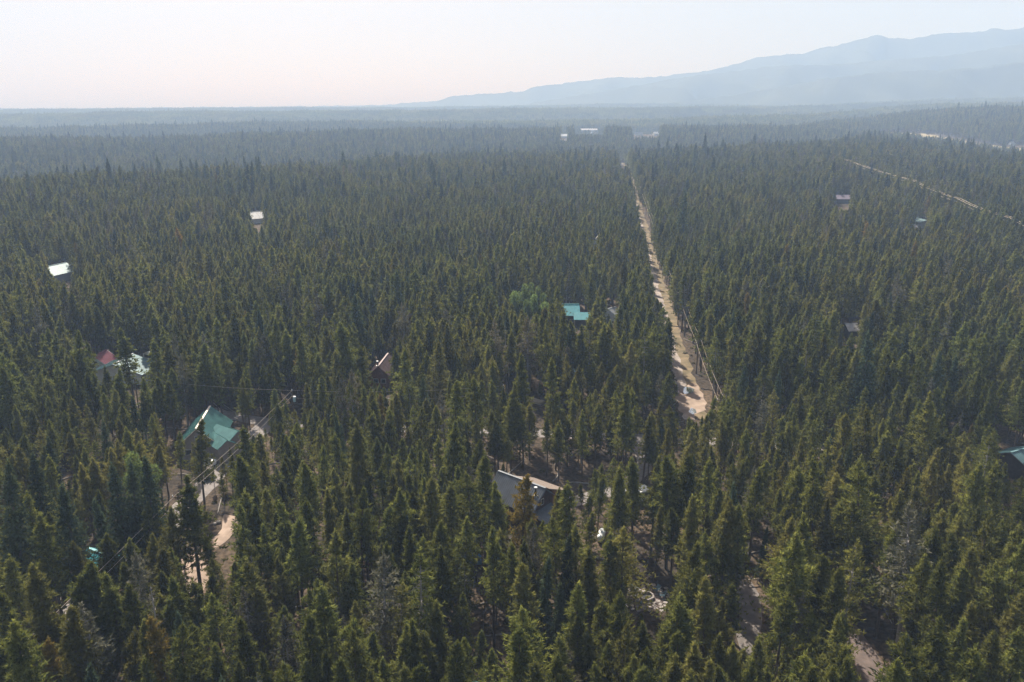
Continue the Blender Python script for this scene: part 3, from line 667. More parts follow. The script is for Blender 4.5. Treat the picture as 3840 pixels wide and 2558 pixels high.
cabin('house', q_ + [-4.5, -2, 0], q_ + [4.5, 6, 0], 6.5, 6.5, 3.0, M['whitewall'], M['whiteglintroof'], 'house with glint-whitened roof alone in the upper left forest', 'house', rib=.8)
q_ = P(2236, 900, 6.5)
cabin('cabin', q_ + [-1.0, -5, 0], q_ + [1.6, 6, 0], 7.5, 3.4, 3.0, M['whitewall'], M['palegrey'], 'narrow cabin with pale sunlit roof up left of the dirt track', rib=.6)
A, B = P(3168, 1213, 4.6), P(3215, 1213, 4.6)
r10, *_x = cabin('cabin', A, B, 4.6, 3.4, 3.0, M['darkwall'], M['palegrey'], 'small cabin with pale grey roof in dense forest on the right', rib=.5)
A, B = P(3122, 757, 5.5), P(3186, 757, 5.5)
cabin('house', A, B, 5.5, 6, 3.0, M['darkwall'], M['purple'], 'dull purple roofed house near the power lines at upper right', 'house', chimney=[(0, -.5, 1.4)], rib=.8)
A, B = P(3428, 830, 4.8), P(3474, 842, 4.8)
cabin('house', A, B, 4.8, 3.8, 3.2, M['greywall'], M['paleteal'], 'pale teal roofed house below the power lines at upper right', 'house', rib=.8)
A, B = P(3790, 1697, 5.2), P(3850, 1680, 5.2)
r13, *_x = cabin('cabin', A, B + (B - A) * .5, 5.2, 4.2, 3.2, M['darkwall'], M['paleteal'], 'dark cabin with pale teal roof at the right edge', rib=.45)
for px, py, wd, m_, lb in [(2615, 925, 9, 'bluegrey', 'blue grey roofed cabin hidden in trees just right of the track'), (2708, 972, 8, 'bluegrey', 'blue grey roofed cabin deeper in trees right of the track'), (2120, 1360, 6, 'bluegrey', 'small blue roof showing between pines below the teal house'), (2195, 1345, 7, 'bluegrey', 'blue roofed cabin among pines right of the small blue roof'),
                           (590, 895, 9, 'tealmetal', 'dull teal roofed cabin in the upper left woods'), (1475, 1010, 10, 'bluegrey', 'grey green roofed cabin in the woods left of centre'), (125, 920, 7, 'whiteglintroof', 'small white roofed cabin at the far left edge')]:
    q_ = P(px, py, 4.6); cabin('cabin', q_ + [-wd / 2, 0, 0], q_ + [wd / 2, .6, 0], 4.8, 3.6, 2.8, M['darkwall'], M[m_], lb, rib=0)
q_ = P(2188, 2262, 3.4); cabin('shed', q_ + [-1.6, 1.2, 0], q_ + [1.0, -1.4, 0], 3.4, 1.7, 2.2, M['darkwall'], M['greenmetal'], 'small dark green roofed shed left of the fire pit', 'shed', rib=.5)
q_ = P(1765, 2560, 4.0); cabin('shed', q_ + [-2.0, .8, 0], q_ + [2.2, -.6, 0], 4.0, 1.9, 2.6, M['darkwall'], M['greenmetal'], 'green roofed shed cut by the bottom edge', 'shed', rib=.5)
q_ = P(1975, 2575, 4.0); cabin('shed', q_ + [-1.2, -.8, 0], q_ + [1.8, .8, 0], 4.0, 1.8, 2.6, M['darkwall'], M['greymetal'], 'grey roofed shed cut by the bottom edge', 'shed', rib=.5)
q_ = P(375, 2075, 3.6); cabin('shed', q_ + [-2.4, 1.2, 0], q_ + [2.0, -1.0, 0], 3.8, 2.3, 2.5, M['darkwall'], M['tealmetal'], 'teal roofed shed deep in shade at lower left', 'shed', rib=.5)
# far buildings in the haze
for px, py, D, wd, run, zr, m_, wl, nm, lb in [
    (2116, 507, 1720, 24, 9, 9, 'white', 'whitewall', 'barn', 'pinkish white barn in the far haze beyond the track'),
    (2208, 486, 1860, 62, 9, 9, 'palegrey', 'greywall', 'lodge', 'very long pale grey lodge in the far haze'),
    (2222, 494, 1830, 12, 5, 11, 'whiteglintroof', 'whitewall', 'lodge', 'white gabled entrance house in front of the long lodge'),
    (2395, 500, 1760, 28, 6, 7, 'whiteglintroof', 'whitewall', 'barn', 'pale long barn beyond the end of the track'),
    (2458, 498, 1760, 16, 9, 8, 'whiteglintroof', 'whitewall', 'barn', 'white barn right of the pale long barn'),
    (2410, 513, 1600, 9, 5, 6, 'whiteglintroof', 'whitewall', 'shed', 'small white shed below the pale long barn'),
    (2620, 490, 1700, 14, 7, 8, 'whiteglintroof', 'whitewall', 'barn', 'lone white roofed barn right of the far barns'),
    (2970, 525, 1450, 10, 5, 7, 'whiteglintroof', 'whitewall', 'house', 'white roofed house in the hazy trees beyond the first crest'),
    (3795, 536, 2000, 14, 6, 7, 'whiteglintroof', 'whitewall', 'barn', 'white roofed farm building on the slope above the meadow'),
    (3500, 522, 2100, 8, 5, 6, 'whiteglintroof', 'whitewall', 'shed', 'small pale shed beside the meadow')]:
    q_ = HIT(px, py, zr * .6); gz = float(height(q_[:1], q_[1:2])[0]); wd *= .62 * max(.5, np.hypot(q_[0], q_[1]) / D); run *= .7; zr *= .85
    rt, *_x = cabin(nm, q_ + [-wd / 2, 0, 0], q_ + [wd / 2, 1, 0], zr, run, zr - 4, M[wl], M[m_], lb, nm, rib=0, foot=False)
    FOOT.append((q_[0], q_[1] - 10, wd * .55 + 10)); FOOT.append((q_[0], q_[1] - 34, wd * .4 + 8))

# ------------------------------------------------------------------ vehicles and yard things
def vehicle(name, loc, yaw, body, label, cat, L=5.0, W=1.9, pickup=False, van=False):
    root = empty(name, loc, yaw); tag(root, label, cat)
    b = MB(); x0, x1 = -L / 2, L / 2
    pr = [(x0, .45), (x1, .45), (x1, .85), (x1 - .25, 1.0), (x0, 1.05)]
    V_ = [(x, -W / 2, z) for x, z in pr] + [(x, W / 2, z) for x, z in pr]
    b.add(V_, [tuple(range(5)), tuple(range(9, 4, -1))] + [(i, i + 5, (i + 1) % 5 + 5, (i + 1) % 5) for i in range(5)]); b.build('body', M[body], root)
    ca, cb = (x0 + L * .42, x1 - L * .25) if pickup else (x0 + .2, x1 - L * .26)
    if van: ca, cb = x0 + .05, x1 - .9
    ht = 2.3 if van else 1.75; c_ = MB(); s_ = .12
    pr = [(ca, 1.0), (cb, 1.0), (cb - .55, ht), (ca + (.05 if van or pickup else .4), ht)]
    V_ = [(x, -W / 2 + (.12 if z > 1 else .03), z) for x, z in pr] + [(x, W / 2 - (.12 if z > 1 else .03), z) for x, z in pr]
    c_.add(V_, [(0, 1, 2, 3), (7, 6, 5, 4)] + [(i, i + 4, (i + 1) % 4 + 4, (i + 1) % 4) for i in range(4)]); cab = c_.build('cab', M[body], root)
    MB().slab([(cb - .03, -W / 2 + .15, 1.08), (cb - .03, W / 2 - .15, 1.08), (cb - .5, W / 2 - .2, ht - .06), (cb - .5, -W / 2 + .2, ht - .06)], -.03).build('windscreen', M['glass'], cab)
    for sy in (-1, 1): MB().box(ca + .5, cb - .6, min(sy * (W / 2 - .05), sy * (W / 2 - .01)), max(sy * (W / 2 - .05), sy * (W / 2 - .01)), 1.1, ht - .2).build('side_window', M['glass'], cab)
    if pickup:
        MB().box(x0 + .1, ca - .1, -W / 2 + .15, W / 2 - .15, 1.052, 1.07).build('bed_floor', M['blacksteel'], root)
        for sy in (-1, 1): MB().box(x0 + .05, ca, sy * W / 2 - (.1 if sy > 0 else 0), sy * W / 2 + (.1 if sy < 0 else 0), 1.05, 1.32).build('bed_side', M[body], root)
    for wx_ in (x0 + .9, x1 - .95):
        for sy in (-1, 1):
            wh = MB().tube([(wx_, sy * (W / 2 - .22), .36), (wx_, sy * (W / 2 + .01), .36)], .36, 12).build('wheel', M['rubber'], root)
            MB().tube([(wx_, sy * (W / 2 + .01), .36), (wx_, sy * (W / 2 + .02), .36)], .2, 10).build('rim', M['steel'], wh)
    for sy in (-1, 1): MB().box(x1 - .01, x1 + .02, sy * (W / 2 - .3) - .15, sy * (W / 2 - .3) + .15, .66, .8).build('headlight', M['trim'], root)
    return root
q_ = P(782, 1772, .9); vehicle('parked_car', (q_[0], q_[1], .03), R(-70), 'darkwall', 'dark car in shade below the green roofed house', 'car', L=4.6)
q_ = P(788, 1736, .8); tr_ = empty('utility_trailer', (q_[0], q_[1], .03), R(-20)); tag(tr_, 'small white box trailer beside the green roofed house', 'trailer')
MB().box(-1.0, 1.0, -.7, .7, .45, 1.35).build('box', M['white'], tr_); MB().box(-1.02, 1.02, -.72, .72, 1.35, 1.42).build('lid', M['whitewall'], tr_); MB().beam((1.0, 0, .5), (1.9, 0, .5), .08).build('drawbar', M['steel'], tr_)
for sy in (-.78, .78): MB().tube([(0, sy - .08, .3), (0, sy + .08, .3)], .3, 10).build('wheel', M['rubber'], tr_)
q_ = P(568, 1335, 1.5); vehicle('camper_van', (q_[0] + 1.5, q_[1], .03), R(-15), 'whitewall', 'pale grey camper van at the right end of the pale teal roof', 'camper van', L=7.5, W=2.5, van=True)
q_ = P(1857, 1442, 1.2); vehicle('van', (q_[0], q_[1], .03), R(70), 'transf', 'pale blue van glimpsed between pines above the centre', 'van', L=5.4, W=2.0, van=True)
q_ = P(2395, 1850, 1.5); vehicle('camper_van', (q_[0], q_[1], .03), R(25), 'white', 'white camper van behind pine needles right of the grey roofed cabin', 'camper van', L=7.0, W=2.5, van=True); FOOT.append((q_[0], q_[1], 4.2))
# propane tank
q_ = P(2255, 2003, 1.1); tk = empty('propane_tank', (q_[0], q_[1], 0), R(75)); tag(tk, 'white propane tank with domed ends in a gap right of centre', 'gas tank')
pr = [(-1.6 + .55 * (1 - math.cos(a)), .6 * math.sin(a)) for a in np.linspace(.05, math.pi / 2, 6)]; pts = [(x, 0, 1.0) for x, _r in pr] + [(-x, 0, 1.0) for x, _r in pr[::-1]]; rd = [r_ for _x, r_ in pr] + [r_ for _x, r_ in pr[::-1]]
tb = MB().tube(pts, rd, 16).mesh('tank_body'); tb.polygons.foreach_set('use_smooth', [True] * len(tb.polygons)); obj('tank_body', tb, M['tank'], tk)
MB().tube([(0, 0, 1.6), (0, 0, 1.85)], .18, 10).build('valve_cap', M['steel'], tk)
for sx in (-.9, .9): MB().box(sx - .1, sx + .1, -.45, .45, 0, .5).build('saddle', M['stone'], tk)
# fire pit: ring of stones on a flagstone floor, chairs round it
pc = P(2425, 2240, .1); pit = empty('fire_pit', (pc[0], pc[1], 0)); tag(pit, 'round stone fire pit with ash in a shaded flagstone yard', 'fire pit')
for k in range(16):
    a = 2 * math.pi * k / 16; MB().prism([(.95 * math.cos(a + d_) * r_, .95 * math.sin(a + d_) * r_) for d_, r_ in ((-.17, .9), (-.17, 1.15), (.17, 1.18), (.17, .9))], .09, .42 + .04 * (k % 3)).build('stone', M['stone'], pit)
MB().prism([(.85 * math.cos(a), .85 * math.sin(a)) for a in np.linspace(0, 2 * math.pi, 17)[:-1]], .05, .14).build('ash_bed', M['blacksteel'], pit)
pv = empty('flagstone_patio', (pc[0], pc[1], 0)); tag(pv, 'irregular flagstone paving laid round the fire pit', 'patio')
rg = np.random.default_rng(5); cells = []
for i in range(-5, 6):
    for j in range(-4, 5):
        cx, cyy = i * .82 + rg.uniform(-.12, .12), j * .78 + rg.uniform(-.12, .12) + (i % 2) * .3
        if 1.25 < math.hypot(cx * .9, cyy) < 3.9:
            k = rg.integers(5, 8); an = np.sort(rg.uniform(0, 2 * math.pi, k)); 
            if np.diff(np.append(an, an[0] + 6.283)).max() > 2.2: an = np.linspace(0, 6.28, k, endpoint=False)
            rr = rg.uniform(.30, .41, k); MB().prism([(cx + r_ * math.cos(a), cyy + r_ * math.sin(a)) for a, r_ in zip(an, rr)], .045, .075 + rg.uniform(0, .02)).build('stone', M['stone'], pv)
def chair(loc, yaw, label):
    rt = empty('garden_chair', loc, yaw); tag(rt, label, 'chair', 'chairs round the fire pit')
    MB().slab([(-.3, -.3, .42), (.3, -.3, .42), (.3, .3, .36), (-.3, .3, .36)], .04).build('seat', M['chairblue'], rt)
    MB().slab([(-.3, .3, .36), (.3, .3, .36), (.32, .62, 1.0), (-.32, .62, 1.0)], .04).build('backrest', M['chairblue'], rt)
    for sx in (-.34, .34):
        MB().box(sx - .06, sx + .06, -.35, .42, .6, .63).build('armrest', M['chairblue'], rt)
        MB().beam((sx, -.3, 0), (sx, -.3, .6), .06).build('leg', M['chairblue'], rt); MB().beam((sx, .4, 0), (sx, .35, .6), .06).build('leg', M['chairblue'], rt)
for a, lb in ((2.4, 'blue grey garden chair at the back left of the fire pit'), (.7, 'blue grey garden chair at the back right of the fire pit'), (0.0, 'blue grey garden chair at the right side of the fire pit'), (-2.2, 'blue grey garden chair at the front left of the fire pit')):
    chair((pc[0] + 2.2 * math.cos(a), pc[1] + 2.2 * math.sin(a), .09), a - math.pi / 2, lb)
# log rail across the narrow drive
a_, b_ = P(2786, 2176, .9), P(2842, 2170, .9)
lr = empty('log_rail', ((a_[0] + b_[0]) / 2, (a_[1] + b_[1]) / 2, 0)); tag(lr, 'pale log rail set across the end of the narrow drive', 'fence')
d_ = (b_ - a_)[:2] / 2 * 1.15
MB().tube([(-d_[0], -d_[1], .85), (d_[0], d_[1], .88)], .12, 8).build('rail', M['wood'], lr)
for k in (-.85, 0, .85): MB().tube([(d_[0] * k, d_[1] * k, 0), (d_[0] * k, d_[1] * k, .82)], .1, 8).build('post', M['wood'], lr)
# lumber stack
q_ = P(2005, 1500, .6); ls = empty('lumber_stack', (q_[0], q_[1], 0), R(-38)); tag(ls, 'low stack of pale sawn boards in a yard above the centre', 'lumber stack')
for k in range(3):
    for j in range(5): MB().box(-2.6 + .1 * ((k + j) % 3), 2.5, -1 + j * .4, -.66 + j * .4, .1 + k * .2, .27 + k * .2).build('plank', M['wood'], ls)
for k in (-1.8, 1.8): MB().box(k - .1, k + .1, -1, 1, .04, .1).build('bearer', M['wood'], ls)
# blue tarp over a table, rocks
q_ = P(1785, 2100, 1.0); bt = empty('tarp_shelter', (q_[0], q_[1], 0)); tag(bt, 'small blue tarp stretched on poles between pines below the centre', 'tarp')
MB().slab([(-.9, -.7, 1.5), (.9, -.6, 1.35), (.8, .7, 1.7), (-.8, .7, 1.8)], .02).build('cloth', M['blue'], bt)
MB().slab([(-.9, -.72, 1.48), (.9, -.62, 1.33), (.95, -.75, .6), (-.8, -.9, .7)], .02).build('side_cloth', M['blue'], bt)
for x_, y_, z_ in ((-.85, -.65, 1.47), (.85, -.55, 1.32), (.75, .65, 1.67), (-.75, .65, 1.77)): MB().tube([(x_, y_, 0), (x_, y_, z_)], .03, 6).build('pole', M['wood'], bt)
def boulder(px, py, r_, lab, seed):
    q_ = P(px, py, r_ * .4); rg = np.random.default_rng(seed); m_ = MB(); V_ = []; n = 7
    for i in range(1, 4):
        for j in range(n): a = 2 * math.pi * j / n; e = math.pi * (i / 4 - .5); q = r_ * rg.uniform(.8, 1.15); V_.append((q * math.cos(e) * math.cos(a), q * math.cos(e) * math.sin(a), q * .7 * math.sin(e) + r_ * .4))
    V_ += [(0, 0, r_ * 1.05), (0, 0, -.1)]
    F_ = [(i * n + j, i * n + (j + 1) % n, (i + 1) * n + (j + 1) % n, (i + 1) * n + j) for i in range(2) for j in range(n)] + [(2 * n + j, 2 * n + (j + 1) % n, 3 * n) for j in range(n)] + [((j + 1) % n, j, 3 * n + 1) for j in range(n)]
    o = MB().add(V_, F_).build('boulder', M['stone'], loc=(q_[0], q_[1], 0)); tag(o, lab, 'boulder')
boulder(820, 1958, .5, 'pale boulder at the top of the bright dirt clearing', 1); boulder(806, 1964, .4, 'smaller pale boulder left of the boulder in the dirt clearing', 2)
boulder(3655, 2432, .7, 'pale grey boulder in shade near the lower right corner', 3); boulder(75, 2300, .6, 'pale boulder between trunks at the lower left edge', 4)
# puddles on the track
for poly, lab, z_ in (([(2562, 1457), (2568, 1452), (2588, 1452), (2604, 1460), (2602, 1470), (2590, 1476), (2566, 1478), (2561, 1468)], 'bright rain puddle reflecting the sky on the dirt track', .085), ([(2582, 1545), (2592, 1530), (2608, 1536), (2612, 1548), (2598, 1556)], 'second smaller puddle below the bright puddle on the track', .085)):
    pts = GR(*poly); m_ = MB().add([(p[0], p[1], z_) for p in pts], [tuple(range(len(pts)))])
    wm = bpy.data.materials.get('puddle_water') or mat('puddle_water', (.62, .66, .70), .04, spec=.9, metal=.75)  # pale metallic base lifts the sky reflection above that of plain water
    if 'puddle_done' not in bpy.data.materials: pass
    wm.node_tree.nodes['Principled BSDF'].inputs['IOR'].default_value = 1.33
    o = m_.build('puddle', wm); tag(o, lab, 'puddle')

# ------------------------------------------------------------------ power lines
def catenary(a, b, sag, n=14):
    a, b = np.array(a), np.array(b); return [tuple(a + (b - a) * u - np.array([0, 0, sag * 4 * u * (1 - u)])) for u in np.linspace(0, 1, n)]
def pole(name, x, y, h, label, arm=0, yaw=0, transformer=False, cat='utility pole', z0=None, group=None):
    z0 = float(height(np.array([x]), np.array([y]))[0]) if z0 is None else z0
    rt = empty(name, (x, y, z0), yaw); tag(rt, label, cat, group)
    MB().tube([(0, 0, -.2), (0, 0, h)], [.17, .11], 8).build('post', M['pole'], rt)
    if arm:
        MB().box(-arm, arm, -.06, .06, h - .75, h - .6).build('crossarm', M['pole'], rt)
    for sx in ([-arm * .93, arm * .93] if arm else [0]): MB().tube([(sx, 0, h - .6 if arm else h), (sx, 0, (h - .6 if arm else h) + .25)], .07, 6).build('insulator', M['whitewall'], rt)
    if transformer:
        t_ = MB().tube([(.42, -.1, h - 2.6), (.42, -.1, h - 1.45)], .30, 12).build('transformer', M['transf'], rt)
        MB().tube([(.42, -.1, h - 1.45), (.42, -.1, h - 1.38)], .33, 12).build('transformer_lid', M['white'], t_)
        MB().tube([(.35, -.1, h - 1.4), (.35, -.1, h - 1.1)], .06, 6).build('bushing', M['whitewall'], t_)
    return np.array([x, y, z0 + h])
def wire(a, b, sag, lab, r_=.028, n=14, group=None):
    o = MB().tube(catenary(a, b, sag, n), r_, 4).build('power_cable', M['wire']); tag(o, lab, 'cable', group); return o
# left line: pole tops from the photo
T1 = P(1095, 1464, 11); T2 = P(666, 1848, 11)
p1 = pole('utility_pole', T1[0], T1[1], 11, 'utility pole with blue grey transformer beside the green roofed house', transformer=True, z0=0)
p2 = pole('utility_pole', T2[0], T2[1], 11, 'utility pole with short crossarm in the lower left forest', arm=.9, yaw=R(10), z0=0)
T3 = P(55, 2480, 9.5); T3 = T2 + (T3 - T2) * 1.5
p3 = pole('utility_pole', T3[0], T3[1], 11, 'utility pole at the lower left corner of the line', z0=0)
wire(p1, p2 + [0, 0, -.1], .6, 'upper cable from the transformer pole past the green roofed house', .03); wire(p1 - [0, 0, 1.2], p2 - [0, 0, 1.3], .7, 'lower cable from the transformer pole past the green roofed house', .03)
wire(p2, p3, .5, 'upper cable running to the lower left corner', .028); wire(p2 - [0, 0, 1.2], p3 - [0, 0, 1.2], .6, 'lower cable running to the lower left corner', .028)
PW = p1 + [-38, 8, 0]; PE = p1 + [46, 3, 0]
wire(p1, PW, .5, 'thin cable leaving the transformer pole to the left', .02); wire(p1, PE, .8, 'thin cable leaving the transformer pole to the right', .02)
wire(p1 - [0, 0, 1.8], PE - [0, 0, 1.8], .9, 'second thin cable leaving the transformer pole to the right', .02)
pole('utility_pole', PE[0], PE[1], 11, 'utility pole among pines right of the transformer pole', z0=0); pole('utility_pole', PW[0], PW[1], 11, 'utility pole among pines left of the transformer pole', z0=0)
# long line beside the track
names_ = ['nearest', 'second', 'third', 'fourth', 'fifth', 'sixth', 'seventh', 'eighth', 'ninth', 'tenth', 'eleventh', 'farthest']
ys = [160, 205, 262, 322, 385, 450, 520, 600, 690, 790, 900, 1010]; tops = []
for i, y_ in enumerate(ys):
    x_ = 46.9 + (y_ - 174) * .1185; names = ['nearest', 'second', 'third', 'fourth', 'fifth', 'sixth', 'seventh', 'eighth', 'ninth', 'tenth', 'eleventh', 'farthest']
    tops.append(pole('utility_pole', x_, y_, 10, names[i] + ' utility pole along the long dirt track', arm=.8, yaw=R(-6.8), group='utility poles along the dirt track', transformer=(i == 2)))
for i in range(len(tops) - 1):
    for s_, nm in ((-.75, 'left'), (.75, 'right')):
        wire(tops[i] + [s_, 0, -.4], tops[i + 1] + [s_, 0, -.4], .7, '%s cable over the dirt track running on from the %s pole' % (nm, names_[i]), .020 + .00004 * ys[i], 10, 'cables above the dirt track')
# transmission line at upper right
qs = [P(3960, 905, 16.4), P(3788, 838, 16.4), P(3590, 770, 16.4), P(3425, 706, 16.4), P(3165, 640, 16.4)]
prev = None
for i, q in enumerate(qs):
    tp = pole('utility_pole', q[0], q[1], 17.4, ['utility pole at the right frame edge of the upper right line', 'utility pole of the upper right line near the right edge', 'middle utility pole of the upper right line', 'fourth utility pole of the upper right line', 'last utility pole of the upper right line'][i], arm=1.5, yaw=R(40), group='poles of the upper right line')
    if prev is not None:
        for k, (dx, dz) in enumerate(((-1.3, 0), (1.3, 0), (0, -2.0))): wire(prev + [dx, dx * .8, dz], tp + [dx, dx * .8, dz], 1.0, '%s cable in the %s stretch of the upper right line' % (['near', 'far', 'lower'][k], ['', 'rightmost', 'second rightmost', 'third rightmost', 'leftmost'][i]), .042, 12, 'cables of the upper right line')
    prev = tp
a_, b_ = P(3286, 588, 18), P(3365, 606, 18); c_ = P(3322, 590, 18)
wire(a_, c_, .5, 'short far cable above the crest at upper right', .12); wire(c_, b_, .5, 'short far cable continuing right above the crest', .12)
for q, lb in ((a_, 'far utility pole at the left end of the short cable'), (c_, 'far utility pole in the middle of the short cable'), (b_, 'far utility pole at the right end of the short cable')): pole('utility_pole', q[0], q[1], q[2] - float(height(q[:1], q[1:2])[0]), lb)

# ------------------------------------------------------------------ the trees that can be picked out one by one
def T7(l): return [(a * .5438, b * .5438 + 1708) + tuple(k) for a, b, *k in l]
def T8(l): return [(a * .5438 + 1280, b * .5438 + 1708) + tuple(k) for a, b, *k in l]
def T9(l): return [(a * .5438 + 2560, b * .5438 + 1708) + tuple(k) for a, b, *k in l]
TOPS = T7([(8, 80, 'spruce', 20), (225, -6, 'spruce', 17), (437, 212, 'spruce', 17), (300, 420), (180, 260), (785, 42, 'spruce', 17), (882, 68, 'spruce', 16), (992, 10, 'spruce', 17), (1282, 128, 'pine', 17), (1390, 225), (1455, 300, 'pine', 13), (612, 716, 'pine', 16), (500, 850, 'pine', 15), (940, 680, 'grey', 15),
  (1042, 884, 'snag', 15), (1150, 368), (1100, 660, 'pine', 13), (765, 818, 'pine', 15), (442, 1066, 'pine', 16), (615, 1045, 'grey', 15), (320, 1285, 'golden', 13), (8, 938), (30, 1240), (1600, 66, 'pine', 16), (1690, 10), (1832, 222), (1745, 335), (1997, 312, 'pine', 14), (2110, 305), (2130, 55), (2272, 238), (2340, 90),
  (1862, 488, 'pine', 13), (1555, 518, 'pine', 13), (1675, 686), (1795, 728), (1705, 892, 'grey', 14), (1430, 842, 'pine', 12), (1345, 862, 'pine', 12), (2035, 456, 'pine', 15), (2222, 896), (2335, 705, 'pine', 11), (1955, 1128, 'grey', 13), (1592, 1430, 'pine', 12), (1100, 1092, 'golden', 15), (2130, 1090), (2108, 1232),
  (1000, 1392, 'pine', 12), (1782, 1496, 'snag', 12), (2300, 560), (1238, 842, 'pine', 13), (130, -60), (60, 700), (260, 760, 'pine', 18), (700, 300, 'spruce', 14), (1480, 930), (920, 900), (680, 1180), (850, 1240), (1180, 1180), (1320, 1160), (1690, 1130), (1850, 1380), (2030, 1420), (2240, 1380), (100, 1120, 'pine', 18)])
TOPS += T8([(987, -6, 'pine', 16), (832, 82), (915, 120), (1085, 198, 'pine', 14), (1242, 136, 'golden', 16), (1190, 340, 'golden', 12), (1475, 238), (1560, 190), (1782, 120), (1920, 108), (2032, 14), (2172, 18), (2285, 18), (100, 235, 'pine', 15), (270, 338), (406, 226), (412, 405, 'spruce', 9), (515, 248), (672, 478), (845, 440), (1047, 488),
  (562, 545, 'pine', 12), (470, 482), (700, 658), (268, 686, 'grey', 17), (532, 646, 'grey', 17), (372, 888, 'grey', 14), (50, 745), (1002, 748, 'pine', 11), (1172, 600), (1500, 744, 'spruce', 17), (1540, 560, 'spruce', 14), (1392, 715, 'spruce', 14), (1612, 886), (1190, 800), (905, 986, 'spruce', 13), (1392, 1015, 'spruce', 13),
  (1050, 1002), (1322, 1040), (1272, 750), (1372, 782), (1952, 478, 'pine', 15), (2162, 456), (2290, 550), (1782, 1000), (1922, 990), (2012, 956, 'pine', 12), (2330, 1000), (1656, 1130, 'pine', 13), (2060, 1186), (1920, 1200), (1822, 1290), (652, 1208), (770, 1290), (402, 1170), (182, 1218, 'pine', 11), (96, 1098), (92, 1266),
  (326, 1376, 'pine', 12), (440, 1446), (540, 1478), (1442, 1352), (1345, 1420), (1980, 1400), (2140, 1396), (2092, 1490), (20, 1400), (1702, 1200), (160, 1430), (250, 1466), (600, 170), (750, 200), (1640, 520), (1720, 640), (2110, 250), (2240, 330), (1850, 330), (1330, 430, 'pine', 12), (1500, 420), (1600, 400), (1240, 700, 'pine', 12),
  (820, 930, 'pine', 10), (950, 820), (780, 760), (560, 900), (650, 1040), (480, 1160), (1150, 870, 'pine', 15), (1150, 1100), (1240, 1220), (1580, 1290), (1500, 1440), (2250, 1120), (2330, 1240), (2280, 1400), (1870, 560), (2060, 640), (2200, 700)])
TOPS += T9([(60, 16, 'pine', 16), (182, 26), (390, 205, 'spruce', 15), (310, 330, 'pine', 16), (318, 562), (640, 226), (967, 20, 'pine', 17), (830, 78), (1100, 130), (990, 318), (1062, 338), (1290, 60, 'pine', 18), (1560, 96), (1300, 428), (1640, 338, 'grey', 19), (1800, 378), (2052, 56), (2142, 44), (1722, 30), (1852, 62), (1990, 40), (2340, 190),
  (2092, 436, 'pine', 16), (2192, 468), (1932, 458), (1480, 708), (1592, 708), (1682, 680), (1182, 628, 'grey', 17), (1042, 776), (782, 528, 'pine', 18), (770, 828, 'pine', 16), (945, 678), (650, 558, 'pine', 14), (422, 362), (28, 618), (205, 560), (20, 958), (190, 866), (392, 816, 'pine', 14), (1932, 768), (1830, 756, 'pine', 17), (2090, 820),
  (2330, 640, 'pine', 17), (2332, 980), (2282, 1000), (1902, 1130, 'pine', 15), (1782, 1168), (1702, 1280), (2062, 1056), (1132, 1150), (1060, 1308), (1180, 1430), (522, 1260, 'pine', 13), (372, 1290), (232, 1240), (92, 1290), (12, 1500), (600, 1508), (1602, 1230), (2202, 1250), (2330, 1200), (2232, 1478), (880, 1380), (1882, 1530), (740, 505, 'spruce', 12),
  (80, 300), (180, 420), (520, 80), (700, 420), (870, 400), (1180, 300), (1450, 480), (1520, 260, 'pine', 14), (1720, 520), (1870, 560), (2000, 620), (2240, 300), (2310, 470), (2230, 760), (2160, 900), (1500, 1290), (1540, 1420), (1640, 1490), (1760, 1440), (2050, 1340), (2110, 1450), (950, 1500), (1090, 1480), (430, 1440), (300, 1480), (150, 1420), (700, 960, 'pine', 15), (620, 880), (870, 1180, 'pine', 12), (30, 820)])
# middle distance trees that stand out
TOPS += [(728, 1572, 'pine', 14), (915, 1600, 'pine', 15), (770, 1880, 'pine', 14), (905, 1905, 'pine', 15), (930, 1840, 'pine', 15), (465, 1235, 'pine', 18), (575, 1275, 'pine', 16), (85, 1135, 'golden', 15), (60, 1290, 'pine', 17), (870, 1375, 'pine', 18), (760, 1420, 'grey', 18), (325, 1280, 'pine', 14), (1470, 1275, 'pine', 17), (1515, 1315, 'pine', 17), (1330, 1590, 'pine', 17), (1645, 1280, 'pine', 16), (1700, 1430, 'pine', 17), (1785, 1415, 'pine', 16), (1915, 1440, 'pine', 15), (1960, 1330, 'pine', 17), (2170, 1500, 'pine', 17), (2080, 1350, 'pine', 17), (2345, 1450, 'pine', 16),
         (2360, 1290, 'pine', 14), (2070, 1105, 'spruce', 13), (2105, 1125, 'grey', 16), (1490, 1480, 'pine', 13), (2950, 920, 'golden', 17), (2990, 930, 'pine', 18), (3380, 1020, 'grey', 19), (3300, 1130, 'pine', 17), (3455, 1120, 'grey', 19), (3620, 1210, 'pine', 17), (3700, 1260, 'pine', 18), (3785, 1330, 'pine', 15), (3780, 1600, 'pine', 15), (3720, 1630, 'grey', 14), (3265, 1550, 'pine', 17), (3500, 1480, 'pine', 17), (3180, 1560, 'pine', 15), (1320, 1395, 'grey', 14), (1690, 1580, 'pine', 16), (2560, 720, 'spruce', 26)]
ASPENS = [(1930, 1088), (1968, 1062), (1992, 1058), (2018, 1072), (2038, 1098), (1950, 1110), (2005, 1100), (1975, 1120), (2045, 1130), (1840, 1068), (900 * .5438, 1100 + 1090 * .5438)]
